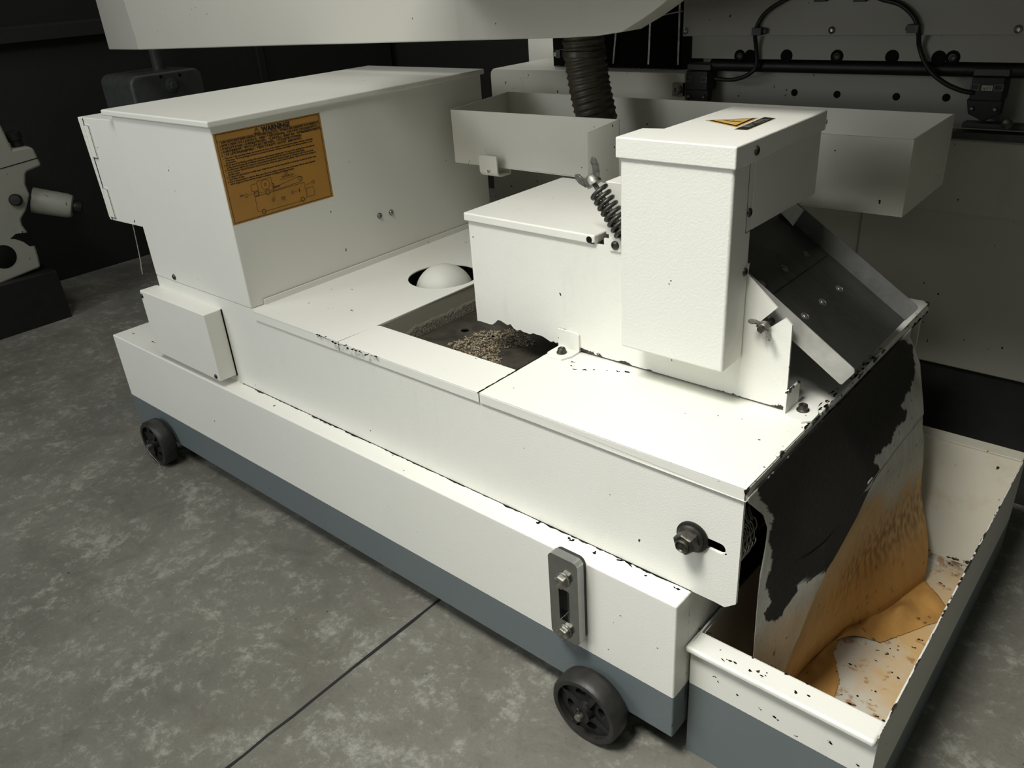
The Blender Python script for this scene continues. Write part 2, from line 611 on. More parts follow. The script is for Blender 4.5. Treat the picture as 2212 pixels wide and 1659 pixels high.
# body: front side plate with slot, left end, rear plate
slot = []
sc0, sc1 = (0.0, 0.3975), (0.036, 0.3962)
for i in range(13):
    a = math.radians(-90 + 180 * i / 12)
    slot.append((sc1[0] + 0.0078 * math.cos(a), sc1[1] + 0.0078 * math.sin(a)))
for i in range(13):
    a = math.radians(90 + 180 * i / 12)
    slot.append((sc0[0] + 0.0078 * math.cos(a), sc0[1] + 0.0078 * math.sin(a)))
outer = [(-1.357, 0.3067), (0.0, 0.3067), (0.0312, 0.3067), (0.0480, 0.3055), (0.0628, 0.3185), (0.0628, 0.4827),
         (-0.9665, 0.4827), (-0.9665, 0.5010), (-1.357, 0.5010)]
bp = MB().plate(outer, [slot], 1, 0.038, 0.0425)
bp.box(-1.357, -1.353, 0.0425, 0.70, 0.3067, 0.501)
bp.box(-1.353, 0.0628, 0.6955, 0.70, 0.3067, 0.4827)
bp.box(-1.353, -0.9665, 0.0425, 0.6955, 0.497, 0.501)
bp.build('upper_body', M['body'], FU, smooth=20)

# covers ------------------------------------------------
ZC = 0.5013


def lip(mb, x0, x1, y, t=0.0025):
    mb.box(x0, x1, y, y + t, 0.4832, ZC - 0.002)


hole = circle(-0.780, 0.373, 0.0735, 64)
cA = MB().plate([(-0.966, 0.034), (-0.7022, 0.034), (-0.6965, 0.125), (-0.6935, 0.40), (-0.6935, 0.723), (-0.966, 0.723)], [hole], 2, ZC - 0.0022, ZC)
lip(cA, -0.966, -0.7022, 0.034)
cA.box(-0.9755, -0.9725, 0.067, 0.735, 0.5013, 0.5125)
cA.box(-0.9755, -0.966, 0.067, 0.723, ZC - 0.0022, ZC)
tag(cA.build('cover_plate', M['cover'], FU, smooth=20), 'cover plate with a round float opening')
cB = MB().plate([(-0.7005, 0.034), (-0.3655, 0.034), (-0.3665, 0.1235), (-0.69, 0.1235), (-0.698, 0.120)], [], 2, ZC - 0.0022, ZC)
lip(cB, -0.7005, -0.3655, 0.034)
tag(cB.build('cover_plate', M['cover'], FU, bevel=0.001, seg=2), 'narrow cover strip in front of the open drain')
cC = MB().plate([(-0.3635, 0.034), (0.066, 0.034), (0.066, 0.723), (-0.3635, 0.723)], [], 2, ZC - 0.0022, ZC)
lip(cC, -0.3635, 0.066, 0.034)
cC.box(0.0635, 0.066, 0.034, 0.723, 0.4832, ZC - 0.002)
cC.box(-0.3635, -0.3610, 0.10, 0.723, 0.490, ZC - 0.002)
tag(cC.build('cover_plate', M['cover'], FU, bevel=0.001, seg=2), 'widest cover plate carrying the separator')
# flaked steel edge where two covers meet
ch = MB()
rnd = random.Random(5)
vs, fs = [], []
for i in range(40):
    y = 0.0345 + i * 0.0046
    w0, w1 = rnd.uniform(0.0004, 0.0020), rnd.uniform(0.0004, 0.0022)
    vs += [(-0.3645 - w0, y, ZC + 0.0002), (-0.3645 + w1, y, ZC + 0.0002)]
for i in range(39):
    fs.append((2 * i, 2 * i + 1, 2 * i + 3, 2 * i + 2))
ch.add(vs, fs)
tag(ch.build('seam_grime', M['scorch'], FU, smooth=0), 'black grime in the cover seam')
# grime and flaking along the joint of the body and the tank top, and along the end lip
rnd = random.Random(8)
gm = MB()
vs, fs = [], []
N = 320
for i in range(N):
    x = -1.08 + i * (1.08 / (N - 1))
    w = max(0.0004, 0.0045 * (noise.noise((x * 26, 0.3, 0)) + 0.12 + 0.6 * noise.noise((x * 90, 7, 2)))) + 0.0006
    vs += [(x, 0.0382, 0.30725), (x, 0.0378 - w, 0.30725)]
for i in range(N - 1):
    fs.append((2 * i, 2 * i + 1, 2 * i + 3, 2 * i + 2))
gm.add(vs, fs)
tag(gm.build('joint_grime', M['scorch'], FU, smooth=0), 'flaked dark joint along the tank top')
gm = MB()
vs, fs = [], []
N = 260
for i in range(N):
    y = 0.15 + i * (0.57 / (N - 1))
    k = min(1, (y - 0.15) / 0.08)
    w = max(0.0, 0.008 * (noise.noise((y * 20, 4.3, 0)) + 0.25 + 0.7 * noise.noise((y * 75, 7, 2)))) * k + 0.0004
    vs += [(0.0664, y, 0.4828), (0.0664, y, 0.4832 + w)]
for i in range(N - 1):
    fs.append((2 * i, 2 * i + 1, 2 * i + 3, 2 * i + 2))
gm.add(vs, fs)
rnd = random.Random(44)
for i in range(46):
    y = rnd.uniform(0.20, 0.47)
    x = 0.0655 - abs(rnd.gauss(0, 0.006))
    a, b = rnd.uniform(0.001, 0.009), rnd.uniform(0.0006, 0.0022)
    n = 7
    p = [(x + b * math.cos(t * 6.283 / n) * rnd.uniform(0.5, 1.2), y + a * math.sin(t * 6.283 / n) * rnd.uniform(0.5, 1.2), ZC + 0.0003) for t in range(n)]
    gm.add(p, [tuple(range(n))])
tag(gm.build('edge_grime', M['scorch'], FU, smooth=0), 'black grime along the discharge edge', kind='stuff')

# drain opening under the covers
pp = [(-0.700, 0.05), (-0.20, 0.05), (-0.20, 0.69), (-0.700, 0.69)]
hs = []
for hx, hy in ((-0.697, 0.300), (-0.735, 0.39), (-0.640, 0.285), (-0.575, 0.290), (-0.52, 0.21), (-0.665, 0.40), (-0.60, 0.40)):
    if hx > -0.69:
        hs.append(circle(hx, hy, 0.0085, 20))
pl = MB().plate(pp, hs, 2, 0.4415, 0.4440)
tag(pl.build('perforated_plate', M['sludge'], FU), 'dark sludge-covered plate with round holes')
MB().box(-0.6990, -0.6955, 0.128, 0.69, 0.443, 0.4988).build('partition_wall', M['crust'], FU)
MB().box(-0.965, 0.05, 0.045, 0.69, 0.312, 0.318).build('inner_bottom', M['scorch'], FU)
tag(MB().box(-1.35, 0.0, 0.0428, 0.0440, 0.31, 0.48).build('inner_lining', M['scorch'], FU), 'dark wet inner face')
# pale grit lying on the plate (nobody could count the grains)
rnd = random.Random(11)
gr = MB()
poly = [(-0.6070, 0.2963, 0.4450), (-0.5595, 0.3369, 0.4450), (-0.4905, 0.3226, 0.4450), (-0.4808, 0.2974, 0.4450), (-0.5187, 0.2634, 0.4450), (-0.5189, 0.2444, 0.4450), (-0.4738, 0.2060, 0.4450), (-0.4909, 0.1947, 0.4450), (-0.5146, 0.1903, 0.4450), (-0.5731, 0.1976, 0.4450), (-0.5952, 0.2140, 0.4450), (-0.6202, 0.2149, 0.4450), (-0.6201, 0.2396, 0.4450), (-0.6118, 0.2625, 0.4450)]
px_ = [p[0] for p in poly]
py_ = [p[1] for p in poly]


def inside(x, y, poly):
    c = False
    j = len(poly) - 1
    for i in range(len(poly)):
        a, b = poly[i], poly[j]
        if (a[1] > y) != (b[1] > y) and x < (b[0] - a[0]) * (y - a[1]) / (b[1] - a[1]) + a[0]:
            c = not c
        j = i
    return c


k = 0
while k < 3200:
    x = rnd.uniform(min(px_), max(px_))
    y = rnd.uniform(min(py_), max(py_))
    jx, jy = x + noise.noise((x * 90, y * 90, 1)) * 0.012, y + noise.noise((x * 90, y * 90, 9)) * 0.012
    if not inside(jx, jy, poly) or noise.noise((x * 120, y * 120, 5)) < -0.18:
        k += 0.2
        continue
    k += 1
    r = rnd.uniform(0.0009, 0.0024)
    c = Vector((x, y, 0.4445 + r * 0.4))
    q = [c + Vector((rnd.uniform(-1, 1), rnd.uniform(-1, 1), rnd.uniform(-0.3, 0.8))).normalized() * r for _ in range(4)]
    gr.add(q, [(0, 1, 2), (0, 3, 1), (1, 3, 2), (2, 3, 0)])
tag(gr.build('sludge_grit', M['grit'], FU, smooth=0), 'pale crumbly grit on the dark plate', kind='stuff')
# thin trickle of coolant
tr = MB()
for dx, h in ((0.0, 0.030), (0.010, 0.036)):
    pts = [(-0.512 + dx + 0.003 * math.sin(t * 5), 0.236 - 0.014 * t, 0.444 + h * (1 - t) ** 0.6) for t in [i / 10 for i in range(11)]]
    tr.tube(pts, [0.0012 + 0.0012 * abs(math.sin(i * 1.3)) for i in range(11)], 8)
tr.lathe([(0.012, 0), (0.0125, 0.0006), (0.008, 0.0016), (0.004, 0.0010), (0.0, 0.002)], (-0.508, 0.222, 0.4442), (0, 0, 1), 20)
tag(tr.build('coolant_trickle', M['water'], FU), 'clear trickle of coolant')
# discharge roller and wire belt seen in the open end
MB().cyl((-0.008, 0.052, 0.3965), (-0.008, 0.685, 0.3965), 0.0600, 40).build('belt_roller', M['black'], FU)
wr = MB()
for k in range(5):
    y = 0.0475 + k * 0.010
    for j in range(15):
        a = math.radians(80 - j * 13)
        cx, cz = -0.008 + 0.0655 * math.cos(a), 0.3965 + 0.0655 * math.sin(a)
        t = Vector((-math.sin(a), 0, math.cos(a)))
        nr = Vector((math.cos(a), 0, math.sin(a)))
        lp = []
        for i in range(14):
            b = 2 * math.pi * i / 14
            lp.append(Vector((cx, y, cz)) + t * 0.0095 * math.cos(b) + (Vector((0, 1, 0)) * 0.0048 + nr * (0.002 if j % 2 else -0.002)) * math.sin(b))
        wr.tube(lp, 0.0009, 6, closed=True)
tag(wr.build('wire_belt', M['steel'], FU), 'interlinked steel wire belt')
# belt tension bolt
tb = MB()
tb.lathe([(0.0225, 0), (0.0225, 0.0025), (0.0205, 0.0035)], (-0.002, 0.0375, 0.3980), (0, -1, 0), 36)
tag(tb.build('washer', M['black'], FU), 'black steel washer over the slot')
tb = MB()
tb.hexnut((-0.003, 0.034, 0.3982), (0, -1, 0), 0.0158, 0.017, flange=0.0185)
tb.lathe([(0.0095, 0), (0.0095, 0.004), (0.0078, 0.0055), (0.0062, 0.003), (0.0, 0.0028)], (-0.003, 0.0145, 0.3982), (0, -1, 0), 24)
tag(tb.build('tension_nut', M['bolt'], FU), 'oily dark hexagon nut')

# paper-roll / electrical housing
HB = MB().box(-1.360, -0.978, 0.038, 0.743, 0.5013, 0.8470).build('roll_housing', M['box'], FU, bevel=0.003, seg=3)
tag(HB, 'tall white sheet-metal housing')


def sub(ob):
    return ob


lid_ = MB()
lid_.box(-1.3885, -0.9712, 0.031, 0.7500, 0.8455, 0.8572)
lid_.build('lid', M['box'], HB, bevel=0.003, seg=3)
sc = MB().screw((-1.2718, 0.0382, 0.5130), (0, -1, 0), 0.0065)
sc.build('screw', M['bolt'], HB)
for yy, zz in ((0.3873, 0.5992), (0.4208, 0.5982)):
    w = MB()
    w.lathe([(0.0065, 0), (0.0065, 0.001)], (-0.978, yy, zz), (1, 0, 0), 20)
    w.screw((-0.977, yy, zz), (1, 0, 0), 0.0052)
    w.build('screw', M['steel'], HB)
# hinged side cabinet on its left end
cb = MB()
cb.plate([(-1.5624, 0.8300), (-1.5490, 0.5995), (-1.36, 0.6050), (-1.36, 0.8340)], [], 1, 0.050, 0.30)
cab = cb.build('side_cabinet', M['box'], FU, bevel=0.002)
tag(cab, 'white hinged side cabinet')
ds = MB().box(-1.5345, -1.5335, 0.0485, 0.0500, 0.602, 0.829)
ds.build('door_seam', M['scorch'], cab)
for z0, z1 in ((0.745, 0.815), (0.609, 0.676)):
    hg = MB()
    hg.box(-1.5330, -1.5110, 0.0475, 0.0500, z0, z1)
    hg.cyl((-1.5345, 0.0470, z0), (-1.5345, 0.0470, z1), 0.0028, 12)
    for i in range(1, 6):
        zz = z0 + (z1 - z0) * i / 6
        hg.cyl((-1.5345, 0.0470, zz - 0.0004), (-1.5345, 0.0470, zz + 0.0004), 0.0032, 12)
    hg.build('hinge', M['box'], cab)
    ho = MB().box(-1.5112, -1.5104, 0.0468, 0.0474, z0 - 0.001, z1)
    ho.box(-1.5345, -1.5104, 0.0468, 0.0474, z0 - 0.0014, z0 - 0.0004)
    ho.box(-1.5345, -1.5120, 0.0468, 0.0474, z1, z1 + 0.0004)
    ho.build('hinge_outline', M['scorch'], cab, smooth=0)
# thin wire hanging below the cabinet
st = MB().tube([(-1.553, 0.10, 0.600), (-1.556, 0.10, 0.560), (-1.562, 0.10, 0.523), (-1.566, 0.10, 0.500), (-1.571, 0.10, 0.474), (-1.577, 0.10, 0.462), (-1.580, 0.10, 0.444)], 0.0011, 6)
tag(st.build('loose_wire', M['wire'], FU), 'thin pale wire hanging down')

# warning sticker on the housing
stk = MB()
X0 = -0.9778
stk.box(-0.9780, X0, 0.0405, 0.2750, 0.6680, 0.8340)
stk.cur = 1
L, Rr, Tt, Bb = 0.0450, 0.2705, 0.8315, 0.6710


def line(mb, a, b, w, lift=0.0003):
    a, b = Vector((X0 + lift, a[0], a[1])), Vector((X0 + lift, b[0], b[1]))
    d = (b - a).normalized()
    s_ = Vector((0, -d.z, d.y)) * w / 2
    mb.add([a - s_, b - s_, b + s_, a + s_], [(0, 1, 2, 3)])


for a, b in (((L, Tt), (Rr, Tt)), ((Rr, Tt), (Rr, Bb)), ((Rr, Bb), (L, Bb)), ((L, Bb), (L, Tt))):
    line(stk, a, b, 0.0010)
line(stk, (L, 0.8194), (Rr, 0.8194), 0.0006)


def ring(mb, cy, cz, r, w, n=24):
    for i in range(n):
        a, b = 2 * math.pi * i / n, 2 * math.pi * (i + 1) / n
        line(mb, (cy + r * math.cos(a), cz + r * math.sin(a)), (cy + r * math.cos(b), cz + r * math.sin(b)), w)


for a, b in (((0.1235, 0.8203), (0.1295, 0.8303)), ((0.1295, 0.8303), (0.1355, 0.8203)), ((0.1355, 0.8203), (0.1235, 0.8203))):
    line(stk, a, b, 0.0012)
line(stk, (0.1295, 0.8275), (0.1295, 0.8232), 0.0010)
line(stk, (0.1295, 0.8224), (0.1295, 0.8213), 0.0010)
U_, W_, N_ = (0, 1, 0), (0, 0, 1), (1, 0, 0)
text_into(stk, 'WARNING!', 0.0122, (X0, 0.1400, 0.8209), U_, W_, N_, 0.0003, 1, bold=0.0007)
cjk = ['1. 注意使用電壓和輸送帶運轉方向(圖A)及電動機運轉方向(順時針)，電壓錯誤及運轉方向錯誤將使過濾機異常或故障。',
       '2. 將調好比例的研削液注入過濾機水箱中，液面需參考液面計的指示(圖B)，比例不足的研削液將會造成過濾機故障。',
       '3. 過濾紙以逆時針方向放入過濾紙槽由穿紙孔(圖C)，平放於輸送帶上，再由前端拉出，紙定位後檢查濾紙是否有破損。',
       '4. 過濾紙液面高低調整，調整浮球上的螺絲與蝶型螺帽(圖D)，使污水水位達到下降動作為宜。',
       '5. 集污箱上的過濾紙(圖E)需經常清理，避免因雜質過多導致捲入輸送機構，造成過濾機損壞。']
z = 0.8145
for t in cjk:
    w = text_into(stk, t, 0.0046, (X0, 0.0485, z), U_, W_, N_, 0.0003, 2, sx=0.94, bold=0.00022)
    z -= 0.0054
eng = ['1. Take note of the operating voltage, the movement direction of the conveyor belt (A) and the rotation direction (clockwise)',
       '    of the pump. The wrong voltage and incorrect movement direction will cause abnormality to the filtering machine or even',
       '    a breakdown.',
       '2. Fill the tank of the filtering machine with proportionately blended grinding fluid. The level of the grinding fluid to be indicated',
       '    by the liquid level gauge (B). Insufficient proportion of the grinding fluid will cause the filtering machine faulty.',
       '3. The filter paper shall be put in place in a counterclockwise direction around the paper go through the slot (C), and lay flat',
       '    on the conveyor belt and then pull it out from the front. When the paper is fixed in position, check if there is any damage on',
       '    the filter paper.',
       '4. To adjust the liquid level for the filter paper. Adjust the screw and the wing nuts (D) on the floater to make the waste water',
       '    level meets of drop.',
       '5. User is recommended to clear the filter paper (E) on the collector temporary tray so that paper with too many impurities',
       '    will be caught and drawn into the conveyor mechanism and damage the filtering machine.']
for t in eng:
    text_into(stk, t, 0.0041, (X0, 0.0490, z), U_, W_, N_, 0.0003, 2, sx=0.95, bold=0.00020)
    z -= 0.00425
# diagram of the filter unit
stk.cur = 1
def D2(p):
    return (0.110 + (p[0] - 0.114) * 1.26, 0.679 + (p[1] - 0.686) * 0.98)


def pol(pts, w=0.0006, closed=True):
    n = len(pts)
    for i in range(n if closed else n - 1):
        line(stk, D2(pts[i]), D2(pts[(i + 1) % n]), w)
pol([(0.104, 0.7165), (0.104, 0.6875), (0.112, 0.6845), (0.186, 0.6845), (0.194, 0.6875), (0.194, 0.7190)], closed=False)
pol([(0.104, 0.7165), (0.194, 0.7190)], closed=False)
pol([(0.112, 0.7165), (0.112, 0.7440), (0.137, 0.7450), (0.137, 0.7180)], closed=False)
pol([(0.101, 0.7270), (0.112, 0.7270), (0.112, 0.7400), (0.101, 0.7400)])
ring(stk, *D2((0.1255, 0.7345)), 0.0082 * 1.15, 0.0006)
ring(stk, *D2((0.1255, 0.7345)), 0.0018 * 1.15, 0.0010)
ring(stk, *D2((0.1270, 0.7195)), 0.0042 * 1.15, 0.0009)
pol([(0.137, 0.7240), (0.186, 0.7330), (0.191, 0.7315), (0.193, 0.7275), (0.191, 0.7245), (0.187, 0.7225), (0.137, 0.7185)], closed=False)
ring(stk, *D2((0.1885, 0.7285)), 0.0030 * 1.15, 0.0009)
pol([(0.137, 0.7330), (0.139, 0.7330), (0.139, 0.7240), (0.138, 0.7200)], w=0.0012, closed=False)
pol([(0.150, 0.7245), (0.140, 0.7265), (0.140, 0.7235)], w=0.0007)
pol([(0.196, 0.7060), (0.210, 0.7060), (0.210, 0.6890), (0.196, 0.6890)])
pol([(0.183, 0.7100), (0.183, 0.7020)], w=0.0018, closed=False)
ring(stk, *D2((0.114, 0.6850)), 0.0036 * 1.15, 0.0011)
ring(stk, *D2((0.186, 0.6870)), 0.0036 * 1.15, 0.0011)
pol([(0.104, 0.7175), (0.104, 0.7250), (0.111, 0.7250), (0.111, 0.7175)], w=0.0008)
for (cy, cz, ch_, tx, tz) in ((0.1650, 0.7460, 'A', None, None), (0.1700, 0.7060, 'B', 0.182, 0.7060), (0.0905, 0.7230, 'C', 0.136, 0.7200),
                              (0.1340, 0.7020, 'D', 0.137, 0.7190), (0.2110, 0.7150, 'E', 0.196, 0.7130)):
    cy, cz = D2((cy, cz))
    if tx:
        tx, tz = D2((tx, tz))
    stk.cur = 1
    ring(stk, cy, cz, 0.0034, 0.0005)
    if tx:
        line(stk, (cy + (0.0034 if tx > cy else -0.0034), cz), (tx, tz), 0.0004)
    text_into(stk, ch_, 0.0048, (X0, cy, cz - 0.0017), U_, W_, N_, 0.0003, 2, align='CENTER')
text_into(stk, '濾帶運轉方向', 0.0046, (X0, *D2((0.1560, 0.7385))), U_, W_, N_, 0.0003, 2)
text_into(stk, 'Movement direction of filter paper', 0.0028, (X0, *D2((0.1520, 0.7350))), U_, W_, N_, 0.0003, 2)
text_into(stk, '濾帶', 0.0046, (X0, *D2((0.0790, 0.7230))), U_, W_, N_, 0.0003, 2)
text_into(stk, '水箱', 0.0046, (X0, *D2((0.1480, 0.6990))), U_, W_, N_, 0.0003, 2)
text_into(stk, 'Tank', 0.0036, (X0, *D2((0.1490, 0.6955))), U_, W_, N_, 0.0003, 2)
stk.build('warning_sticker', [M['sticker'], M['ink'], M['ink2']], HB, smooth=0)

# junction box
JB = MB().box(-1.3723, -1.0981, -0.0029, 0.0395, 0.3240, 0.4760).build('junction_box', M['box'], FU, bevel=0.0022, seg=3)
MB().screw((-1.3650, -0.0027, 0.4640), (0, -1, 0), 0.0052).build('screw', M['bolt'], JB)
MB().screw((-1.1120, -0.0027, 0.3330), (0, -1, 0), 0.0052).build('screw', M['bolt'], JB)
MB().box(-1.0995, -1.0965, 0.0355, 0.0378, 0.3230, 0.4755).build('gasket', M['scorch'], JB)

# level gauge
GX0, GX1, GZ0, GZ1 = -0.1985, -0.1460, 0.1630, 0.3180
gg = MB().plate(rrect(GX0 + 0.001, GX1 - 0.001, GZ0 + 0.001, GZ1 - 0.001, 0.010), [], 1, -0.0075, 0.0)
gk = gg.build('level_gauge', M['gasket'], FU, bevel=0.001)
tag(gk, 'chrome liquid level gauge on black gasket')
win = rrect(-0.1815, -0.1625, 0.2000, 0.2600, 0.003)
g2 = MB().plate(rrect(GX0, GX1, GZ0, GZ1, 0.009), [win], 1, -0.0215, -0.0070)
g2.build('chrome_frame', M['chrome'], gk, bevel=0.0028, seg=4)
MB().box(-0.184, -0.160, -0.0120, -0.0070, 0.196, 0.264).build('sight_glass', M['glass'], gk)
for zz in (0.2790, 0.1800):
    nb = MB()
    nb.lathe([(0.0125, 0), (0.0125, 0.0018), (0.011, 0.0025)], (-0.172, -0.0212, zz), (0, -1, 0), 28)
    nb.hexnut((-0.172, -0.0235, zz), (0, -1, 0), 0.0112, 0.0085)
    nb.build('hex_bolt', M['zinc'], gk, bevel=0.0008)


def caster(x):
    ty = MB()
    r = 0.0600
    y0, y1 = -0.0455, -0.0060
    prof = [(r * 0.80, 0.0015), (r * 0.86, 0.0), (r * 0.93, 0.0008), (r * 0.985, 0.005), (r, 0.012), (r, 0.027), (r * 0.98, 0.034), (r * 0.90, 0.0385), (r * 0.80, 0.0385)]
    n = 56
    vs, fs = [], []
    for rr, t in prof:
        for i in range(n):
            a = 2 * math.pi * i / n
            vs.append((x + rr * math.cos(a), y0 + t, r + rr * math.sin(a)))
    for k in range(len(prof)):
        k2 = (k + 1) % len(prof)
        for i in range(n):
            j = (i + 1) % n
            fs.append((k * n + i, k * n + j, k2 * n + j, k2 * n + i))
    ty.add(vs, fs)
    W = ty.build('caster', M['rubber'], FU)
    tag(W, 'black rubber caster wheel')
    # web with oval windows, spokes and hub
    wins = []
    for k in range(4):
        a0 = math.radians(18 + 90 * k)
        wn = []
        for i in range(16):
            b = 2 * math.pi * i / 16
            rad = 0.0305 + 0.0062 * math.cos(b)
            an = a0 + 0.34 * math.sin(b)
            wn.append((x + rad * math.cos(an), r + rad * math.sin(an)))
        wins.append(wn)
    web = MB().plate(circle(x, r, r * 0.81, 56), wins, 1, y0 + 0.010, y0 + 0.018)
    for k in range(4):
        a = math.radians(63 + 90 * k)
        c, s_ = math.cos(a), math.sin(a)
        hw = 0.0016 if k % 2 else 0.0042
        q = []
        for (rr, ww, yy) in ((0.012, -hw, y0 + 0.0035), (0.0475, -hw, y0 + 0.006), (0.0475, hw, y0 + 0.006), (0.012, hw, y0 + 0.0035),
                             (0.012, -hw, y0 + 0.012), (0.0475, -hw, y0 + 0.012), (0.0475, hw, y0 + 0.012), (0.012, hw, y0 + 0.012)):
            q.append((x + rr * c - ww * s_, yy, r + rr * s_ + ww * c))
        web.hexa(q)
    web.lathe([(0.015, 0.0), (0.0145, 0.006), (0.0150, 0.010), (0.016, 0.022)], (x, y0 - 0.004, r), (0, 1, 0), 32)
    web.build('wheel_hub', M['hub'], W)
    ax = MB().cyl((x, y0 - 0.013, r), (x, 0.002, r), 0.0058, 20)
    ax.build('axle', M['zinc'], W)
    cp = []
    for i in range(16):
        b = 2 * math.pi * i / 16
        cp.append((x - 0.002 + 0.0030 * math.cos(b), y0 - 0.0085, r + 0.011 + 0.0045 * math.sin(b)))
    cpn = MB().tube(cp, 0.0009, 6, closed=True)
    cpn.cyl((x, y0 - 0.0085, r + 0.007), (x, y0 - 0.0085, r - 0.009), 0.0010, 6)
    cpn.build('cotter_pin', M['bolt'], W)
    return W


caster(-0.1270)
w2 = caster(-1.4610)
tw = MB()
tw.tube([(-1.474, -0.056, 0.050), (-1.462, -0.055, 0.036), (-1.448, -0.054, 0.030), (-1.436, -0.052, 0.018), (-1.428, -0.052, 0.004)], 0.0011, 6)
tw.tube([(-1.474, -0.056, 0.050), (-1.470, -0.056, 0.028), (-1.462, -0.055, 0.012), (-1.452, -0.053, 0.003)], 0.0009, 6)
tag(tw.build('wire_tangle', M['zinc'], w2), 'thin wire wrapped on the axle')
for cx in (-0.127, -1.461):
    rc = MB().lathe([(0.05, 0), (0.0585, 0.004), (0.06, 0.012), (0.06, 0.028), (0.0585, 0.036), (0.05, 0.039)], (cx, 0.702, 0.06), (0, 1, 0), 40)
    rc.build('caster', M['rubber'], FU)

def flecks(name, parent, centres, axis, size, seed, per=1, spread=0.0, label=None):
    """small irregular flakes of missing paint lying on a flat face (axis = face normal)"""
    r = random.Random(seed)
    m = MB()
    ia, ib = [k for k in range(3) if k != axis]
    for c in centres:
        for _ in range(per):
            q = list(c)
            q[ia] += r.gauss(0, spread)
            q[ib] += r.gauss(0, spread * 0.4)
            w, h = size * r.uniform(0.35, 1.3), size * r.uniform(0.2, 0.7)
            k = r.randint(6, 9)
            ang = r.uniform(-0.6, 0.6)
            p = []
            for t in range(k):
                a = 2 * math.pi * t / k
                u_, v_ = w * math.cos(a) * r.uniform(0.45, 1.1), h * math.sin(a) * r.uniform(0.45, 1.1)
                o = list(q)
                o[ia] += u_ * math.cos(ang) - v_ * math.sin(ang)
                o[ib] += u_ * math.sin(ang) + v_ * math.cos(ang)
                p.append(tuple(o))
            m.add(p, [tuple(range(k))])
    o_ = m.build(name, M['scorch'], parent, smooth=0)
    tag(o_, label or 'dark chips in the paint', kind='stuff')
    return o_


flecks('paint_chips', FU, [(-0.7599, 0.0335, 0.5016), (-0.7510, 0.0320, 0.5016), (-0.7425, 0.0327, 0.5016), (-0.7259, 0.0292, 0.5016), (-0.7112, 0.0270, 0.5016), (-0.6999, 0.0273, 0.5016), (-0.6866, 0.0290, 0.5016), (-0.6771, 0.0306, 0.5016), (-0.6629, 0.0263, 0.5016), (-0.6543, 0.0274, 0.5016), (-0.6443, 0.0273, 0.5016), (-0.6344, 0.0293, 0.5016), (-0.6216, 0.0267, 0.5016), (-0.6078, 0.0292, 0.5016), (-0.5940, 0.0297, 0.5016)], 2, 0.0042, 2, per=3, spread=0.0035)
flecks('paint_chips', FU, [(-0.5527, 0.0577, 0.3070), (-0.3523, 0.0424, 0.3070), (-0.2009, 0.0307, 0.3070), (-0.1904, 0.0304, 0.3070), (-0.1527, 0.0267, 0.3070), (-0.1115, 0.0343, 0.3070), (-0.1031, 0.0356, 0.3070), (-0.0930, 0.0356, 0.3070), (-0.0620, 0.0285, 0.3070), (-0.0200, 0.0310, 0.3070), (-0.2585, 0.0330, 0.3070), (-0.6469, 0.0587, 0.3070), (-0.7412, 0.0590, 0.3070)], 2, 0.0060, 7, per=2, spread=0.003)
flecks('paint_chips', FU, [(-0.3090, 0.1930, 0.5016), (-0.2999, 0.1832, 0.5016), (-0.2918, 0.1749, 0.5016), (-0.2767, 0.1810, 0.5016), (-0.2630, 0.1901, 0.5016), (-0.2472, 0.1985, 0.5016), (-0.2307, 0.2056, 0.5016), (-0.2198, 0.2109, 0.5016)], 2, 0.0040, 9, per=2, spread=0.0016)
flecks('paint_chips', FU, [(0.0327, 0.0289, 0.5016), (-0.0423, 0.1685, 0.5016), (-0.0120, 0.1785, 0.5016), (0.0436, 0.2316, 0.5016), (0.0599, 0.2277, 0.5016), (-0.0818, 0.1492, 0.5016), (-0.0334, 0.0316, 0.5016), (0.0299, 0.1424, 0.5016)], 2, 0.0022, 12)
flecks('paint_chips', FU, [(-0.0883, -0.0006, 0.2424), (-0.1002, -0.0006, 0.2224), (-0.2247, -0.0006, 0.1928), (-0.0274, -0.0006, 0.2180), (-0.2980, -0.0006, 0.2195), (-0.5165, -0.0006, 0.1920), (-0.0262, -0.0006, 0.3279), (-0.8693, -0.0006, 0.2045)], 1, 0.0016, 13)

# ------------------------------------------------------------------ float ball
bl = MB()
C0, RB = Vector((-0.781, 0.374, 0.4630)), 0.0625
prof = [(RB * math.sin(math.pi * i / 20), RB * (1 - math.cos(math.pi * i / 20))) for i in range(21)]
bl.lathe(prof, C0 - Vector((0, 0, RB)), (0, 0, 1), 40)
bl.lathe([(0.030, 0), (0.030, 0.003), (0.022, 0.005), (0.022, 0.098)], (-0.781, 0.374, 0.318), (0, 0, 1), 20)
tag(bl.build('float_ball', M['ball']), 'scuffed white float ball under the round cover hole', 'float')

# ------------------------------------------------------------------ magnetic separator standing on the covers
MS = thing('magnetic_separator', (-0.25, 0.36, 0.5013), 'white magnetic separator with motor cover and steel chute standing on the tank covers', 'machine')
YF, YB = 0.2286, 0.4900
sb = MB()
jag = []
rnd = random.Random(21)
xs = [-0.5474 + i * (0.1874 / 26) for i in range(27)]
for i, x in enumerate(xs):
    t = i / 26
    jag.append((x, 0.5040 + (0.006 + 0.006 * rnd.random()) * (1 if 0.22 < t < 0.85 else 0.3) * (1.6 if 0.25 < t < 0.45 else 0.7)))
front = jag + [(-0.350, 0.5050), (0.0264, 0.5050), (0.0235, 0.6285), (0.0140, 0.6365), (-0.0085, 0.6160), (-0.0180, 0.6065),
               (-0.0260, 0.6160), (-0.0180, 0.6260), (0.0015, 0.6480), (-0.0430, 0.6855), (-0.042, 0.70), (-0.2700, 0.70), (-0.2700, 0.6890), (-0.5474, 0.6890)]
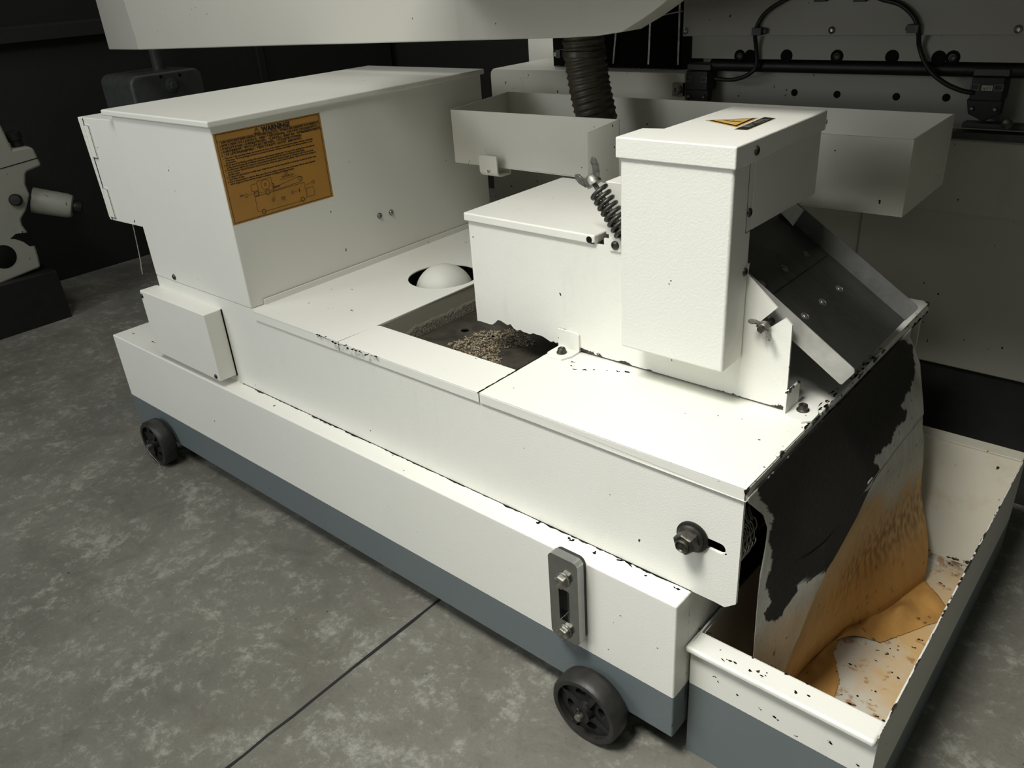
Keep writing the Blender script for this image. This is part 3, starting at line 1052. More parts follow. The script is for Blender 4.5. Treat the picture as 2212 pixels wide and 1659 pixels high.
sb.plate(front, [], 1, YF, YF + 0.003)
sb.box(-0.5474, -0.5444, YF + 0.003, YB - 0.003, 0.5040, 0.6885)
rear = [(-0.5474, 0.5040), (-0.03, 0.5040), (0.0264, 0.505), (0.0235, 0.58), (-0.110, 0.650), (-0.110, 0.70), (-0.27, 0.70), (-0.27, 0.6885), (-0.5474, 0.6885)]
sb.plate(rear, [], 1, YB - 0.003, YB)
sb.box(-0.30, -0.296, YF + 0.003, YB - 0.003, 0.5045, 0.6885)
sb.box(-0.09, -0.086, YF + 0.003, YB - 0.003, 0.5045, 0.60)
sbo = sb.build('separator_body', M['sep'], MS, smooth=20)
ld = MB().box(-0.5524, -0.2830, 0.2225, 0.4950, 0.6890, 0.7034)
LD = ld.build('lid', M['sep'], MS, bevel=0.0028, seg=3)
MB().lathe([(0.0050, 0), (0.0050, 0.0006)], (-0.2925, 0.2224, 0.6960), (0, -1, 0), 20).build('empty_hole', M['scorch'], LD)
# raised bearing block behind the spring
rb = MB().box(-0.2780, -0.206, 0.245, 0.485, 0.7000, 0.7790)
rb.build('roller_housing', M['sep'], MS, bevel=0.0015)
dr = MB().cyl((-0.16, 0.235, 0.61), (-0.16, 0.484, 0.61), 0.055, 40)
dr.build('magnetic_drum', M['black'], MS)
# clamp plate and bolt under the spring
cl = MB().plate([(-0.2590, 0.684), (-0.2360, 0.684), (-0.2350, 0.699), (-0.2460, 0.7205), (-0.2590, 0.7200)], [], 1, YF - 0.0035, YF)
CLP = cl.build('clamp_plate', M['bracket'], MS, bevel=0.0006)
MB().screw((-0.2478, YF - 0.0035, 0.6935), (0, -1, 0), 0.0068, 0.0035).build('screw', M['bolt'], CLP)
gs = MB().plate([(-0.2500, 0.7210), (-0.2330, 0.6990), (-0.2050, 0.6950), (-0.2050, 0.7450), (-0.236, 0.7300)], [], 1, YF - 0.0075, YF - 0.0035)
gs.build('spring_anchor', M['zinc'], MS, bevel=0.0006)
# compression spring with wing nut
A0 = Vector((-0.2240, 0.2140, 0.7180))
A1 = Vector((-0.2760, 0.2140, 0.7840))
dv = (A1 - A0).normalized()
sp = MB()
u = Vector((0, 1, 0))
w = dv.cross(u)
turns, n = 8, 8 * 24
pts = []
for i in range(n + 1):
    t = i / n
    a = 2 * math.pi * turns * t
    pts.append(A0 + (A1 - A0) * t * 0.86 + (u * math.cos(a) + w * math.sin(a)) * 0.0125)
sp.tube(pts, 0.0030, 12)
tag(sp.build('spring', M['bolt'], MS), 'oily dark coil spring')
rd = MB().cyl(A0 - dv * 0.01, A1 + dv * 0.004, 0.0036, 16)
rd.build('threaded_rod', M['zinc'], MS)


def wing_nut(c, d, side, name, parent, k=1.0, mat='zinc'):
    m = MB()
    c, d, side = Vector(c), Vector(d).normalized(), Vector(side).normalized()
    m.lathe([(0.0080 * k, 0), (0.0078 * k, 0.003 * k), (0.0062 * k, 0.009 * k), (0.0050 * k, 0.010 * k)], c, d, 24)
    nrm = d.cross(side).normalized()
    for sgn in (1, -1):
        sdir = side * sgn
        prof = [(0.004, 0.001), (0.009, 0.0015), (0.014, 0.0045), (0.0195, 0.012), (0.0205, 0.018), (0.0175, 0.0215), (0.0130, 0.0190), (0.0110, 0.0135), (0.0065, 0.0090), (0.003, 0.0085)]
        pr = [c + sdir * a * k + d * b * k for a, b in prof]
        h = 0.0011 * k
        nn = len(pr)
        m.add([p - nrm * h for p in pr] + [p + nrm * h for p in pr],
              [tuple(range(nn)), tuple(reversed(range(nn, 2 * nn)))] + [(i, (i + 1) % nn, (i + 1) % nn + nn, i + nn) for i in range(nn)])
    return m.build(name, M[mat], parent, bevel=0.0005)


wing_nut(A1 - dv * 0.003, dv, (dv.cross(Vector((0, 1, 0))) + Vector((0, 0.25, 0))), 'wing_nut', MS, 1.45)
# L brackets with bolts
b1 = MB().plate([(-0.3615, 0.5013), (-0.3189, 0.5013), (-0.3189, 0.5330), (-0.3250, 0.5358), (-0.3615, 0.5362)], [], 1, 0.2245, 0.2284)
b1.plate([(-0.3615, 0.2284), (-0.3615, 0.196), (-0.352, 0.1865), (-0.326, 0.1865), (-0.3189, 0.205), (-0.3189, 0.2284)], [], 2, ZC, 0.5047)
BR1 = b1.build('angle_bracket', M['bracket'], MS, bevel=0.0008)
MB().lathe([(0.0085, 0), (0.0085, 0.0015), (0.0072, 0.0035), (0.0060, 0.0080), (0.0048, 0.0090), (0.0030, 0.0070), (0, 0.0068)], (-0.3400, 0.2065, 0.5047), (0, 0, 1), 24).build('bolt', M['bolt'], BR1)
b2 = MB().box(0.0270, 0.0308, 0.2175, 0.2600, ZC, 0.5370)
b2.plate([(0.0270, 0.2135), (0.0560, 0.2100), (0.0665, 0.2200), (0.0665, 0.2420), (0.0580, 0.2600), (0.0270, 0.2600)], [], 2, ZC, 0.5047)
BR2 = b2.build('angle_bracket', M['bracket'], MS, bevel=0.0008)
MB().lathe([(0.0085, 0), (0.0085, 0.0015), (0.0065, 0.0030), (0.0060, 0.0085), (0.0040, 0.0088), (0.0030, 0.0060), (0, 0.0058)], (0.0455, 0.2400, 0.5047), (0, 0, 1), 24).build('bolt', M['bolt'], BR2)
# motor cover: column, rear arm and cap
mc = MB().box(-0.2035, -0.0420, 0.1720, YF - 0.0005, 0.5640, 0.8360)
MC = mc.build('motor_cover', M['motor'], MS, bevel=0.004, seg=3)
tag(MC, 'tall white motor cover')
am = MB().box(-0.1990, -0.0422, YF - 0.0004, 0.4290, 0.7450, 0.8360)
am.build('rear_arm', M['motor'], MC, bevel=0.0015)
sm = MB().box(-0.0421, -0.0417, 0.2120, 0.2126, 0.7455, 0.8340)
sm.box(-0.0421, -0.0417, 0.2120, 0.2300, 0.7452, 0.7458)
sm.build('fold_seam', M['scorch'], MC, smooth=0)
cp = MB().plate([(-0.2075, 0.1672), (-0.0385, 0.1672), (-0.0385, 0.4330), (-0.1755, 0.4290), (-0.1790, 0.2380), (-0.2075, 0.2310)], [], 2, 0.8335, 0.8605)
cp.build('cap', M['motor'], MC, bevel=0.0022, seg=3)
for yy, zz, rr, xo in ((0.2195, 0.8465, 0.0060, -0.0385), (0.2190, 0.7705, 0.0058, -0.0420), (0.2180, 0.6925, 0.0058, -0.0420)):
    MB().screw((xo, yy, zz), (1, 0, 0), rr, 0.0030).build('screw', M['bolt'], MC)
# electrical warning label on the cap
la = MB()
T1, T2, T3 = V(-0.1560, 0.3060, 0.8607), V(-0.0975, 0.3470, 0.8607), V(-0.0935, 0.2750, 0.8607)
cen = (T1 + T2 + T3) / 3


def tri(s_, lift):
    return [cen + (p - cen) * s_ + V(0, 0, lift) for p in (T1, T2, T3)]


la.cur = 0
la.add(tri(1.0, 0), [(0, 1, 2)])
la.cur = 1
la.add(tri(0.86, 0.0003), [(0, 1, 2)])
la.cur = 0
la.add(tri(0.70, 0.0006), [(0, 1, 2)])
la.cur = 1
ex = (cen - T1).normalized()
ey = V(-ex.y, ex.x, 0)


def lp(a, b):
    return cen + ex * a + ey * b + V(0, 0, 0.0009)


la.add([lp(-0.016, 0.002), lp(0.001, -0.0030), lp(0.001, 0.0006), lp(-0.015, 0.0032)], [(0, 1, 2, 3)])
la.add([lp(-0.002, -0.0006), lp(0.015, -0.0045), lp(0.009, 0.0002), lp(-0.002, 0.0034)], [(0, 1, 2, 3)])
s1, s2, s3, s4 = V(-0.0895, 0.2620, 0.8607), V(-0.0735, 0.2640, 0.8607), V(-0.0755, 0.3480, 0.8607), V(-0.0925, 0.3530, 0.8607)
la.cur = 0
la.add([s1 + V(-0.001, -0.001, 0), s2 + V(0.001, -0.001, 0), s3 + V(0.001, 0.001, 0), s4 + V(-0.001, 0.001, 0)], [(0, 1, 2, 3)])
la.cur = 1
la.add([p + V(0, 0, 0.0003) for p in (s1, s2, s3, s4)], [(0, 1, 2, 3)])
text_into(la, '高壓危險', 0.0125, (-0.0785, 0.2760, 0.8607), (0, 1, 0), (-1, 0, 0), (0, 0, 1), 0.0006, 2, sx=1.25, bold=0.0003)
tag(la.build('hazard_label', [M['yellow'], M['ink'], M['greytext']], MC, smooth=0), 'yellow high voltage triangle label')
# stainless discharge chute
sl = Vector((0.8336, 0, -0.5524))
nz = Vector((0.5524, 0, 0.8336))
O = Vector((0.1058, 0, 0.5784))


def cpnt(s_, h, y):
    p = O + sl * s_ + nz * h
    return (p.x, y, p.z)


Yn, Yf = 0.2450, 0.4950
ct = MB()


def chbox(s0, s1, h0, h1, y0, y1, mb):
    mb.hexa([cpnt(s0, h0, y0), cpnt(s1, h0, y0), cpnt(s1, h0, y1), cpnt(s0, h0, y1), cpnt(s0, h1, y0), cpnt(s1, h1, y0), cpnt(s1, h1, y1), cpnt(s0, h1, y1)])


def chside(y0, y1, mb, far=False):
    r = 0.006
    pr = [(-0.250, -0.030), (-0.002, -0.030), (0.0, -0.028), (0.0, -r)] + [(-r + r * math.cos(a), -r + r * math.sin(a)) for a in (0.4, 0.8, 1.2)] + [(-r, 0.0), (-0.250, 0.0)]
    n = len(pr)
    mb.add([cpnt(a, b, y0) for a, b in pr] + [cpnt(a, b, y1) for a, b in pr],
           [tuple(range(n)), tuple(reversed(range(n, 2 * n)))] + [(i, (i + 1) % n, (i + 1) % n + n, i + n) for i in range(n)])


chbox(-0.250, -0.001, -0.0300, -0.0285, Yn + 0.0016, Yf - 0.0016, ct)
CH = ct.build('discharge_chute', M['stainless_dark'], MS)
tag(CH, 'stainless steel discharge chute')
for ya in (Yn, Yf - 0.0016):
    cf = MB()
    chside(ya, ya + 0.0016, cf)
    cf.build('side_flange', M['flange_near'] if ya == Yn else M['stainless'], CH)
cs = MB()
chbox(-0.270, -0.150, -0.0284, -0.0262, Yn + 0.004, Yf - 0.010, cs)
cs.build('scraper_plate', M['stainless_dark'], CH)
for s_, y, h in ((-0.170, 0.292, -0.0262), (-0.170, 0.365, -0.0262), (-0.170, 0.440, -0.0262), (-0.098, 0.310, -0.0285), (-0.098, 0.370, -0.0285), (-0.098, 0.432, -0.0285)):
    rv = MB().lathe([(0.0068, 0), (0.0066, 0.0008), (0.0050, 0.0014), (0.0044, 0.0006), (0.0035, 0.0018), (0.0, 0.0026)], cpnt(s_, h, y), nz, 20)
    rv.build('rivet', M['zinc'], CH)
wing_nut((-0.0110, 0.2240, 0.6215), (0, -1, 0), (0.80, 0, -0.55), 'wing_nut', MS, 0.95)
MB().cyl((-0.0110, 0.2450, 0.6215), (-0.0110, 0.2090, 0.6215), 0.0042, 16).build('threaded_stud', M['bolt'], MS)
# torn strip of sheet at the head of the far flange
fr = MB()
rnd = random.Random(4)
top = [cpnt(-0.285 + 0.009 * i, 0.002, 0.486) for i in range(8)]
bot = [cpnt(-0.283 + 0.009 * i + rnd.uniform(-0.003, 0.003), -0.010 - 0.0022 * i, 0.468 + 0.0015 * i) for i in range(8)]
fr.add(top + bot, [(i, i + 1, i + 9, i + 8) for i in range(7)])
tag(fr.build('guard_strip', M['sep'], MS, smooth=0), 'ragged painted strip')

# ------------------------------------------------------------------ collection tray
CT = thing('collection_tray', (0.13, 0.4, 0.0), 'open white and grey collection tray with rust stains at the discharge end', 'tray')
fw = MB().box(0.0035, 0.2560, 0.0370, 0.0400, 0.0, 0.2160)
fw.box(0.0035, 0.0065, 0.0400, 0.7850, 0.0, 0.2190)
tf = fw.build('tray_walls', M['tray'], CT, bevel=0.0006)
MB().box(0.2535, 0.2560, 0.0400, 0.7850, 0.0, 0.2190).build('end_wall', M['tray_side'], CT, bevel=0.0006)
rl_ = MB().box(0.0008, 0.2555, 0.0245, 0.0640, 0.2080, 0.2190)
rl_.build('front_rim', M['tray'], CT, bevel=0.0045, seg=4)
bw = MB()
bw.hexa([(0.0066, 0.7000, 0.008), (0.2534, 0.7000, 0.008), (0.2534, 0.7040, 0.008), (0.0066, 0.7040, 0.008),
         (0.0066, 0.7700, 0.2150), (0.2534, 0.7700, 0.2150), (0.2534, 0.7740, 0.2150), (0.0066, 0.7740, 0.2150)])
bw.box(0.0066, 0.2534, 0.7700, 0.8020, 0.2130, 0.2190)
bw.build('rear_wall', M['tray_in'], CT, bevel=0.0012)
ins = MB().box(0.0066, 0.0078, 0.0405, 0.7300, 0.010, 0.2120)
ins.build('inner_lining', M['tray_in'], CT)
MB().box(0.0040, 0.2550, 0.0380, 0.7080, 0.0020, 0.0080).build('tray_floor', M['tray_floor'], CT)

flecks('paint_chips', CT, [(-0.0110, 0.0649, 0.2193), (-0.0006, 0.0660, 0.2193), (0.0181, 0.0647, 0.2193), (0.0541, 0.0338, 0.2193), (0.0620, 0.0368, 0.2193), (0.0685, 0.0386, 0.2193), (0.0896, 0.0388, 0.2193), (0.1064, 0.0388, 0.2193), (0.1119, 0.0627, 0.2193), (0.1301, 0.0618, 0.2193), (0.1510, 0.0398, 0.2193), (0.1550, 0.0617, 0.2193), (0.1694, 0.0447, 0.2193), (0.2121, 0.0640, 0.2193), (0.2412, 0.0644, 0.2193), (0.2503, 0.0619, 0.2193)], 2, 0.0034, 31, per=2, spread=0.002)
flecks('paint_chips', CT, [(0.0427, 0.0366, 0.1773), (0.0465, 0.0366, 0.1710), (0.1311, 0.0366, 0.1611), (0.1345, 0.0366, 0.1592), (0.2008, 0.0366, 0.1700), (0.2041, 0.0366, 0.1673), (0.1083, 0.0366, 0.1623), (0.1608, 0.0366, 0.1481), (0.2372, 0.0366, 0.1558), (0.0746, 0.0366, 0.1652)], 1, 0.0026, 33, per=2, spread=0.002)
flecks('rust_spots', CT, [(0.1462, 0.3372, 0.0084), (0.2061, 0.3586, 0.0084), (0.1719, 0.4138, 0.0084), (0.1681, 0.3916, 0.0084), (0.1615, 0.3675, 0.0084), (0.1863, 0.3927, 0.0084), (0.2064, 0.4335, 0.0084), (0.2165, 0.4607, 0.0084), (0.1767, 0.2835, 0.0084), (0.1803, 0.3035, 0.0084), (0.1713, 0.4737, 0.0084), (0.1925, 0.5035, 0.0084), (0.1827, 0.6861, 0.0084), (0.2081, 0.6966, 0.0084), (0.2053, 0.6622, 0.0084), (0.1961, 0.6239, 0.0084)], 2, 0.0036, 35, per=2, spread=0.006, label='dark rust spots on the tray floor')
flecks('paint_chips', CT, [(0.2564, 0.7391, 0.2226), (0.2564, 0.6915, 0.2197), (0.2564, 0.5590, 0.2310), (0.2564, 0.4738, 0.2343), (0.2564, 0.4251, 0.2307), (0.2564, 0.3787, 0.2272), (0.2564, 0.2874, 0.2287), (0.2564, 0.2281, 0.2240), (0.2564, 0.1906, 0.2211), (0.2564, 0.1359, 0.2198), (0.2564, 0.0954, 0.2136)], 0, 0.0048, 36, per=3, spread=0.006, label='dark chips along the tray edge')

# ------------------------------------------------------------------ filter paper
def sstep(t):
    t = max(0.0, min(1.0, t))
    return t * t * (3 - 2 * t)


def Xs(z, y):
    x = .068 + .05 * sstep((.488 - z) / .22) * sstep((y - .06) / .16)
    x += .03 * sstep((.22 - z) / .2) * sstep((y - .3) / .3)
    x -= .02 * sstep((.2 - z) / .18) * sstep((.35 - y) / .25)
    return x


LE = [(0.0680, 0.0345, 0.4836), (0.0684, 0.0836, 0.4351), (0.0699, 0.0957, 0.4081), (0.0706, 0.0926, 0.3807), (0.0707, 0.0862, 0.3393), (0.0713, 0.0861, 0.3003), (0.0722, 0.0886, 0.2496), (0.0725, 0.0896, 0.2063)]
SI = [(0.1077, 0.4237, 0.3322), (0.1108, 0.3698, 0.3207), (0.1138, 0.3192, 0.3071), (0.1155, 0.2678, 0.2980), (0.1159, 0.2072, 0.2885), (0.1121, 0.1858, 0.2538), (0.1073, 0.1724, 0.2138), (0.1002, 0.1590, 0.1667), (0.0918, 0.1534, 0.1200)]
RE = [(0.0687, 0.6239, 0.4727), (0.0735, 0.6522, 0.4424), (0.0822, 0.6648, 0.4106), (0.0975, 0.6458, 0.3648), (0.1125, 0.6282, 0.3135), (0.1180, 0.6576, 0.2238), (0.1324, 0.6662, 0.1226), (0.1478, 0.6699, 0.0300)]
BLK = [(0.0680, 0.0528, 0.4890), (0.0703, 0.1082, 0.4225), (0.0709, 0.1075, 0.4122), (0.0706, 0.0994, 0.4024), (0.0713, 0.0984, 0.3848), (0.0741, 0.1060, 0.3622), (0.0749, 0.1034, 0.3373), (0.0753, 0.0997, 0.3005), (0.0783, 0.1071, 0.2862), (0.0821, 0.1161, 0.2775), (0.0766, 0.1023, 0.2625), (0.0781, 0.1061, 0.2479), (0.0837, 0.1198, 0.2397), (0.0895, 0.1326, 0.2444), (0.0948, 0.1438, 0.2625), (0.0977, 0.1519, 0.2897), (0.1024, 0.1639, 0.2951), (0.1041, 0.1658, 0.2832), (0.1075, 0.1752, 0.2882), (0.1131, 0.1931, 0.2885), (0.1180, 0.2978, 0.2300), (0.1180, 0.3658, 0.2522), (0.1173, 0.4157, 0.2838), (0.1155, 0.4677, 0.2979), (0.1072, 0.4245, 0.3341), (0.1020, 0.4084, 0.3510), (0.0996, 0.4164, 0.3585), (0.1007, 0.4513, 0.3552), (0.1023, 0.4845, 0.3501), (0.0980, 0.4982, 0.3633), (0.0997, 0.5555, 0.3580), (0.0973, 0.5665, 0.3652), (0.0918, 0.5465, 0.3816), (0.0879, 0.5760, 0.3931), (0.0868, 0.6179, 0.3962), (0.0806, 0.6403, 0.4158), (0.0711, 0.6346, 0.4547), (0.0680, 0.5556, 0.4970)]
LE = sorted(LE, key=lambda p: -p[2])
SI = sorted(SI, key=lambda p: -p[2])
RE = sorted(RE, key=lambda p: -p[2])


def interp(tab, z):
    if z >= tab[0][2]:
        return tab[0]
    for a, b in zip(tab, tab[1:]):
        if a[2] >= z >= b[2]:
            t = (a[2] - z) / (a[2] - b[2] + 1e-9)
            return tuple(a[i] + (b[i] - a[i]) * t for i in range(3))
    a, b = tab[-2], tab[-1]
    t = (a[2] - z) / (a[2] - b[2] + 1e-9)
    return tuple(a[i] + (b[i] - a[i]) * t for i in range(3))


ZT = SI[0][2]          # apex height of the fold
PB = MB()
COLS = []
NU, NV = 150, 150
ZTOP, ZLOW = 0.4885, 0.012


BLK2 = [(p[1], p[2]) for p in BLK]


def colour_front(x, y, z):
    j1 = noise.noise((y * 45, z * 45, 1.0)) * 0.006 + noise.noise((y * 150, z * 150, 4.0)) * 0.0025
    j2 = noise.noise((y * 45, z * 45, 6.0)) * 0.006 + noise.noise((y * 150, z * 150, 8.0)) * 0.0025
    if inside(y + j1, z + j2, BLK2):
        return (0.009, 0.009, 0.008)
    n = noise.noise((y * 9, z * 5, 3.0))
    ff = noise.noise((y * 60, z * 22, 3.0))
    white = Vector((0.56, 0.56, 0.50))
    tan = Vector((0.58, 0.40, 0.20))
    orange = Vector((0.50, 0.29, 0.09))
    if y < 0.30 and z < 0.5:
        t = sstep((0.30 - z + 0.45 * (y - 0.13) + 0.07 * n) / 0.12)
        c = white.lerp(tan, t * 0.8)
    else:
        dz = 0.10 * sstep((y - 0.36) / 0.2)
        t = sstep((0.335 - dz - z + 0.035 * n + 0.02 * ff) / 0.05)
        t2 = sstep((0.25 - dz * 0.8 - z + 0.03 * n) / 0.10)
        c = white.lerp(tan, t).lerp(orange, t2)
    c = c * (1 + 0.12 * ff)
    if noise.noise((y * 130, z * 130, 12)) > 0.62:
        c = c * 0.3
    return tuple(c)


def colour_back(x, y, z):
    n = noise.noise((y * 9, z * 5 + x * 9, 3.0))
    ff = noise.noise((y * 60, z * 22 + x * 60, 3.0))
    white = Vector((0.56, 0.56, 0.50))
    tan = Vector((0.58, 0.40, 0.20))
    orange = Vector((0.50, 0.28, 0.08))
    dz = 0.10 * sstep((y - 0.36) / 0.2)
    t = sstep((0.335 - dz - z + 0.035 * n + 0.02 * ff) / 0.05)
    t2 = sstep((0.25 - dz * 0.8 - z + 0.03 * n) / 0.10)
    c = white.lerp(tan, t).lerp(orange, t2)
    b = math.exp(-((z - 0.145) / 0.045) ** 2) * sstep((noise.noise((y * 110, z * 60, 2)) + 0.25) / 0.5) * sstep((y - 0.25) / 0.15)
    c = c.lerp(Vector((0.20, 0.095, 0.02)), b * 0.75)
    if z < 0.03:
        s_ = noise.noise((x * 30, y * 30, 5))
        c = c.lerp(Vector((0.42, 0.21, 0.045)), 0.6) * (1 + 0.2 * s_)
    if noise.noise((y * 130, z * 130 + x * 90, 12)) > 0.60:
        c = c * 0.25
    c = c * (1 + 0.12 * ff)
    return tuple(c)


# front sheet, with a rolled side edge; above the fold it reaches the far edge
vs, fs = [], []
for j in range(NV + 1):
    z = ZTOP + (ZLOW - ZTOP) * j / NV
    l = interp(LE, z)
    r = interp(RE, z)
    s_ = interp(SI, z) if z < ZT else None
    for i in range(NU + 1):
        t = i / NU
        if s_ is None:
            y = l[1] + (r[1] - l[1]) * t
            x = Xs(z, y)
        else:
            # part of the width wraps back behind the fold line
            yb = s_[1]
            y = l[1] + (yb - l[1]) * min(t / 0.9, 1.0)
            x = Xs(z, y)
            if t > 0.9:
                q = (t - 0.9) / 0.1
                rad = min(0.010, 0.03 * (ZT - z) + 0.001)
                y = yb - 0.35 * rad * (1 - math.cos(q * math.pi)) * 1.5
                x = Xs(z, yb) - rad * math.sin(q * math.pi * 0.5) * 1.8
        x += 0.0025 * noise.noise((y * 10, z * 6, 2.2)) * sstep((0.48 - z) / 0.1)
        vs.append((x, y, z))
        COLS.append(colour_front(x, y, z))
for j in range(NV):
    for i in range(NU):
        a = j * (NU + 1) + i
        fs.append((a, a + 1, a + NU + 2, a + NU + 1))
PB.add(vs, fs)
# hanging rear sheet that spreads over the tray floor
WALL = [(0.172, 0.606), (0.150, 0.53), (0.125, 0.45), (0.100, 0.38), (0.084, 0.30), (0.078, 0.24), (0.076, 0.19), (0.075, 0.15)]
OUT = [(0.2235, 0.560), (0.2250, 0.525), (0.2080, 0.500), (0.1780, 0.445), (0.1600, 0.412), (0.1360, 0.408), (0.1020, 0.385), (0.1050, 0.345), (0.1200, 0.320), (0.1370, 0.290), (0.1430, 0.250), (0.1430, 0.200), (0.1300, 0.140)]


def along(tab, t):
    k = t * (len(tab) - 1)
    i = min(int(k), len(tab) - 2)
    f = k - i
    return tuple(tab[i][q] + (tab[i + 1][q] - tab[i][q]) * f for q in range(2))


NT_, NW, NF = 150, 90, 50
vs, fs = [], []
zt = ZT + 0.004
for j in range(NW + NF + 1):
    for i in range(NT_ + 1):
        t = i / NT_
        wx, wy = along(WALL, t)
        if j <= NW:
            q = j / NW
            z = zt + (0.013 - zt) * q
            r = interp(RE, z)
            lo = interp(SI, z)
            y0_ = r[1]
            yk = max(lo[1] - 0.05, 0.15)
            y = y0_ + (yk - y0_) * t
            x = Xs(z, y) - 0.0006 - 0.016 * sstep(t * 2.2) * sstep((ZT - z) / 0.12) * (1 - 0.5 * sstep((0.15 - z) / 0.13))
            b = sstep((q - 0.55) / 0.45)
            x = x + (wx - x) * b
            y = y + (wy - y) * b
            x += 0.004 * noise.noise((y * 9, z * 8, 5.5)) * sstep(q * 3) * (1 - t * 0.3)
        else:
            q = (j - NW) / NF
            ox, oy = along(OUT, t)
            if q > 0.97:
                ox += 0.0035 * noise.noise((t * 140, 3, 0))
                oy += 0.0035 * noise.noise((t * 140, 9, 0))
            x = wx + (ox - wx) * q
            y = wy + (oy - wy) * q
            z = 0.013 - 0.0035 * sstep(q * 1.5) + 0.010 * sstep((1 - q) * 1.5) * max(0.0, noise.noise((x * 22, y * 16, 3.3)) * 1.6) * sstep(q * 3)
            z += 0.016 * math.exp(-((x - 0.095) ** 2 + (y - 0.405) ** 2) / 0.0006)
            z += 0.006 * math.exp(-((x - 0.115) ** 2 + (y - 0.45) ** 2) / 0.0012) * math.sin(x * 160)
        vs.append((x, y, z))
        COLS.append(colour_back(x, y, z))
rowl = NT_ + 1
for j in range(NW + NF):
    for i in range(NT_):
        a = j * rowl + i
        fs.append((a, a + rowl, a + rowl + 1, a + 1))
PB.add(vs, fs)
me = bpy.data.meshes.new('filter_paper')
me.from_pydata(PB.v, [], PB.f)
ca = me.color_attributes.new('stain', 'FLOAT_COLOR', 'POINT')
flat = []
for c in COLS:
    flat += [max(0, c[0]), max(0, c[1]), max(0, c[2]), 1.0]
ca.data.foreach_set('color', flat)
me.materials.append(M['paper'])
me.shade_smooth()
fp = bpy.data.objects.new('filter_paper', me)
COL.objects.link(fp)
so = fp.modifiers.new('thickness', 'SOLIDIFY')
so.thickness = 0.0007
so.offset = -1
tag(fp, 'stained filter paper with black sludge hanging from the discharge edge into the tray', 'filter paper')

# ------------------------------------------------------------------ drain trough behind
DT = thing('drain_trough', (-0.45, 0.72, 0.68), 'shallow white drain trough under the ribbed hose', 'trough')
FLx, FRx, BLx, BRx = -0.9432, 0.0323, -1.0005, 0.0266
yF, yBl, yBr = 0.6000, 0.857, 0.828
zt_, zb_ = 0.7915, 0.6765
th = 0.0025
tg = MB()
NX, DX = -0.4944, -0.2300     # the front wall drops between these two
tg.plate([(FLx, zb_), (-0.5583, 0.6780), (NX, 0.679), (DX, 0.679), (FRx, 0.6790), (FRx, 0.7950), (DX, 0.794), (DX, 0.735), (NX, 0.735), (NX, 0.7945), (FLx, 0.7902)], [], 1, yF, yF + th)
tg.hexa([(BLx, yBl, zb_), (FLx, yF + th, zb_), (FLx + th, yF + th, zb_), (BLx + th, yBl, zb_), (BLx, yBl, 0.7902), (FLx, yF + th, 0.7902), (FLx + th, yF + th, 0.7902), (BLx + th, yBl, 0.7902)])
tg.hexa([(FRx - th, yF + th, 0.679), (FRx, yF + th, 0.679), (BRx, yBr, 0.679), (BRx - th, yBr, 0.679), (FRx - th, yF + th, 0.795), (FRx, yF + th, 0.795), (BRx, yBr, 0.795), (BRx - th, yBr, 0.795)])
tg.hexa([(BLx, yBl, zb_), (BRx, yBr, 0.679), (BRx, yBr + th, 0.679), (BLx, yBl + th, zb_), (BLx, yBl, 0.7902), (BRx, yBr, 0.795), (BRx, yBr + th, 0.795), (BLx, yBl + th, 0.7902)])
tg.hexa([(FLx, yF, zb_ - 0.002), (FRx, yF, 0.677), (BRx, yBr, 0.677), (BLx, yBl, zb_ - 0.002), (FLx, yF, zb_), (FRx, yF, 0.679), (BRx, yBr, 0.679), (BLx, yBl, zb_)])
tg.build('trough_walls', M['trough'], DT, bevel=0.0008)
# baffle standing out of the front wall
bf = MB()
A_, B_, C_, D_ = (-0.5280, 0.5480, 0.7765), (-0.4944, 0.600, 0.7945), (-0.4944, 0.600, 0.679), (-0.5300, 0.5480, 0.679)
bf.add([A_, B_, C_, D_], [(0, 1, 2, 3)])
bf.add([(A_[0] - 0.0025, A_[1] - 0.001, A_[2]), (B_[0] - 0.0025, B_[1] - 0.0003, B_[2]), (C_[0] - 0.0025, C_[1] - 0.0003, C_[2]), (D_[0] - 0.0025, D_[1] - 0.001, D_[2])], [(3, 2, 1, 0), (0, 1, 5, 4) if False else (0, 3, 2, 1)])
bf.v = [Vector(p) for p in (A_, B_, C_, D_)] + [Vector((p[0] - 0.0025, p[1] - 0.0012, p[2])) for p in (A_, B_, C_, D_)]
bf.f = [[0, 1, 2, 3], [7, 6, 5, 4], [0, 4, 5, 1], [1, 5, 6, 2], [2, 6, 7, 3], [3, 7, 4, 0]]
bf.mi = [0] * 6
bf.build('baffle', M['trough'], DT)
# J hook under the trough
hk = MB()
prof = []
for i in range(9):
    a = math.radians(180 + 90 * i / 8)
    prof.append((0.592 + 0.014 * math.cos(a), 0.672 + 0.014 * math.sin(a)))
path = [(0.578, 0.704)] + prof + [(0.620, 0.658)]
inn = []
for i in range(9):
    a = math.radians(270 - 90 * i / 8)
    inn.append((0.592 + 0.0105 * math.cos(a), 0.672 + 0.0105 * math.sin(a)))
path2 = [(0.620, 0.6615)] + inn + [(0.5815, 0.704)]
poly_ = path + path2
n = len(poly_)
x0_, x1_ = -0.8470, -0.7950
hk.add([(x0_, p[0], p[1]) for p in poly_] + [(x1_, p[0], p[1]) for p in poly_],
       [tuple(range(n)), tuple(reversed(range(n, 2 * n)))] + [(i, (i + 1) % n, (i + 1) % n + n, i + n) for i in range(n)])
hk.box(x0_, x1_, 0.6195, 0.6225, 0.659, 0.678)
hk.build('hook', M['trough'], DT)

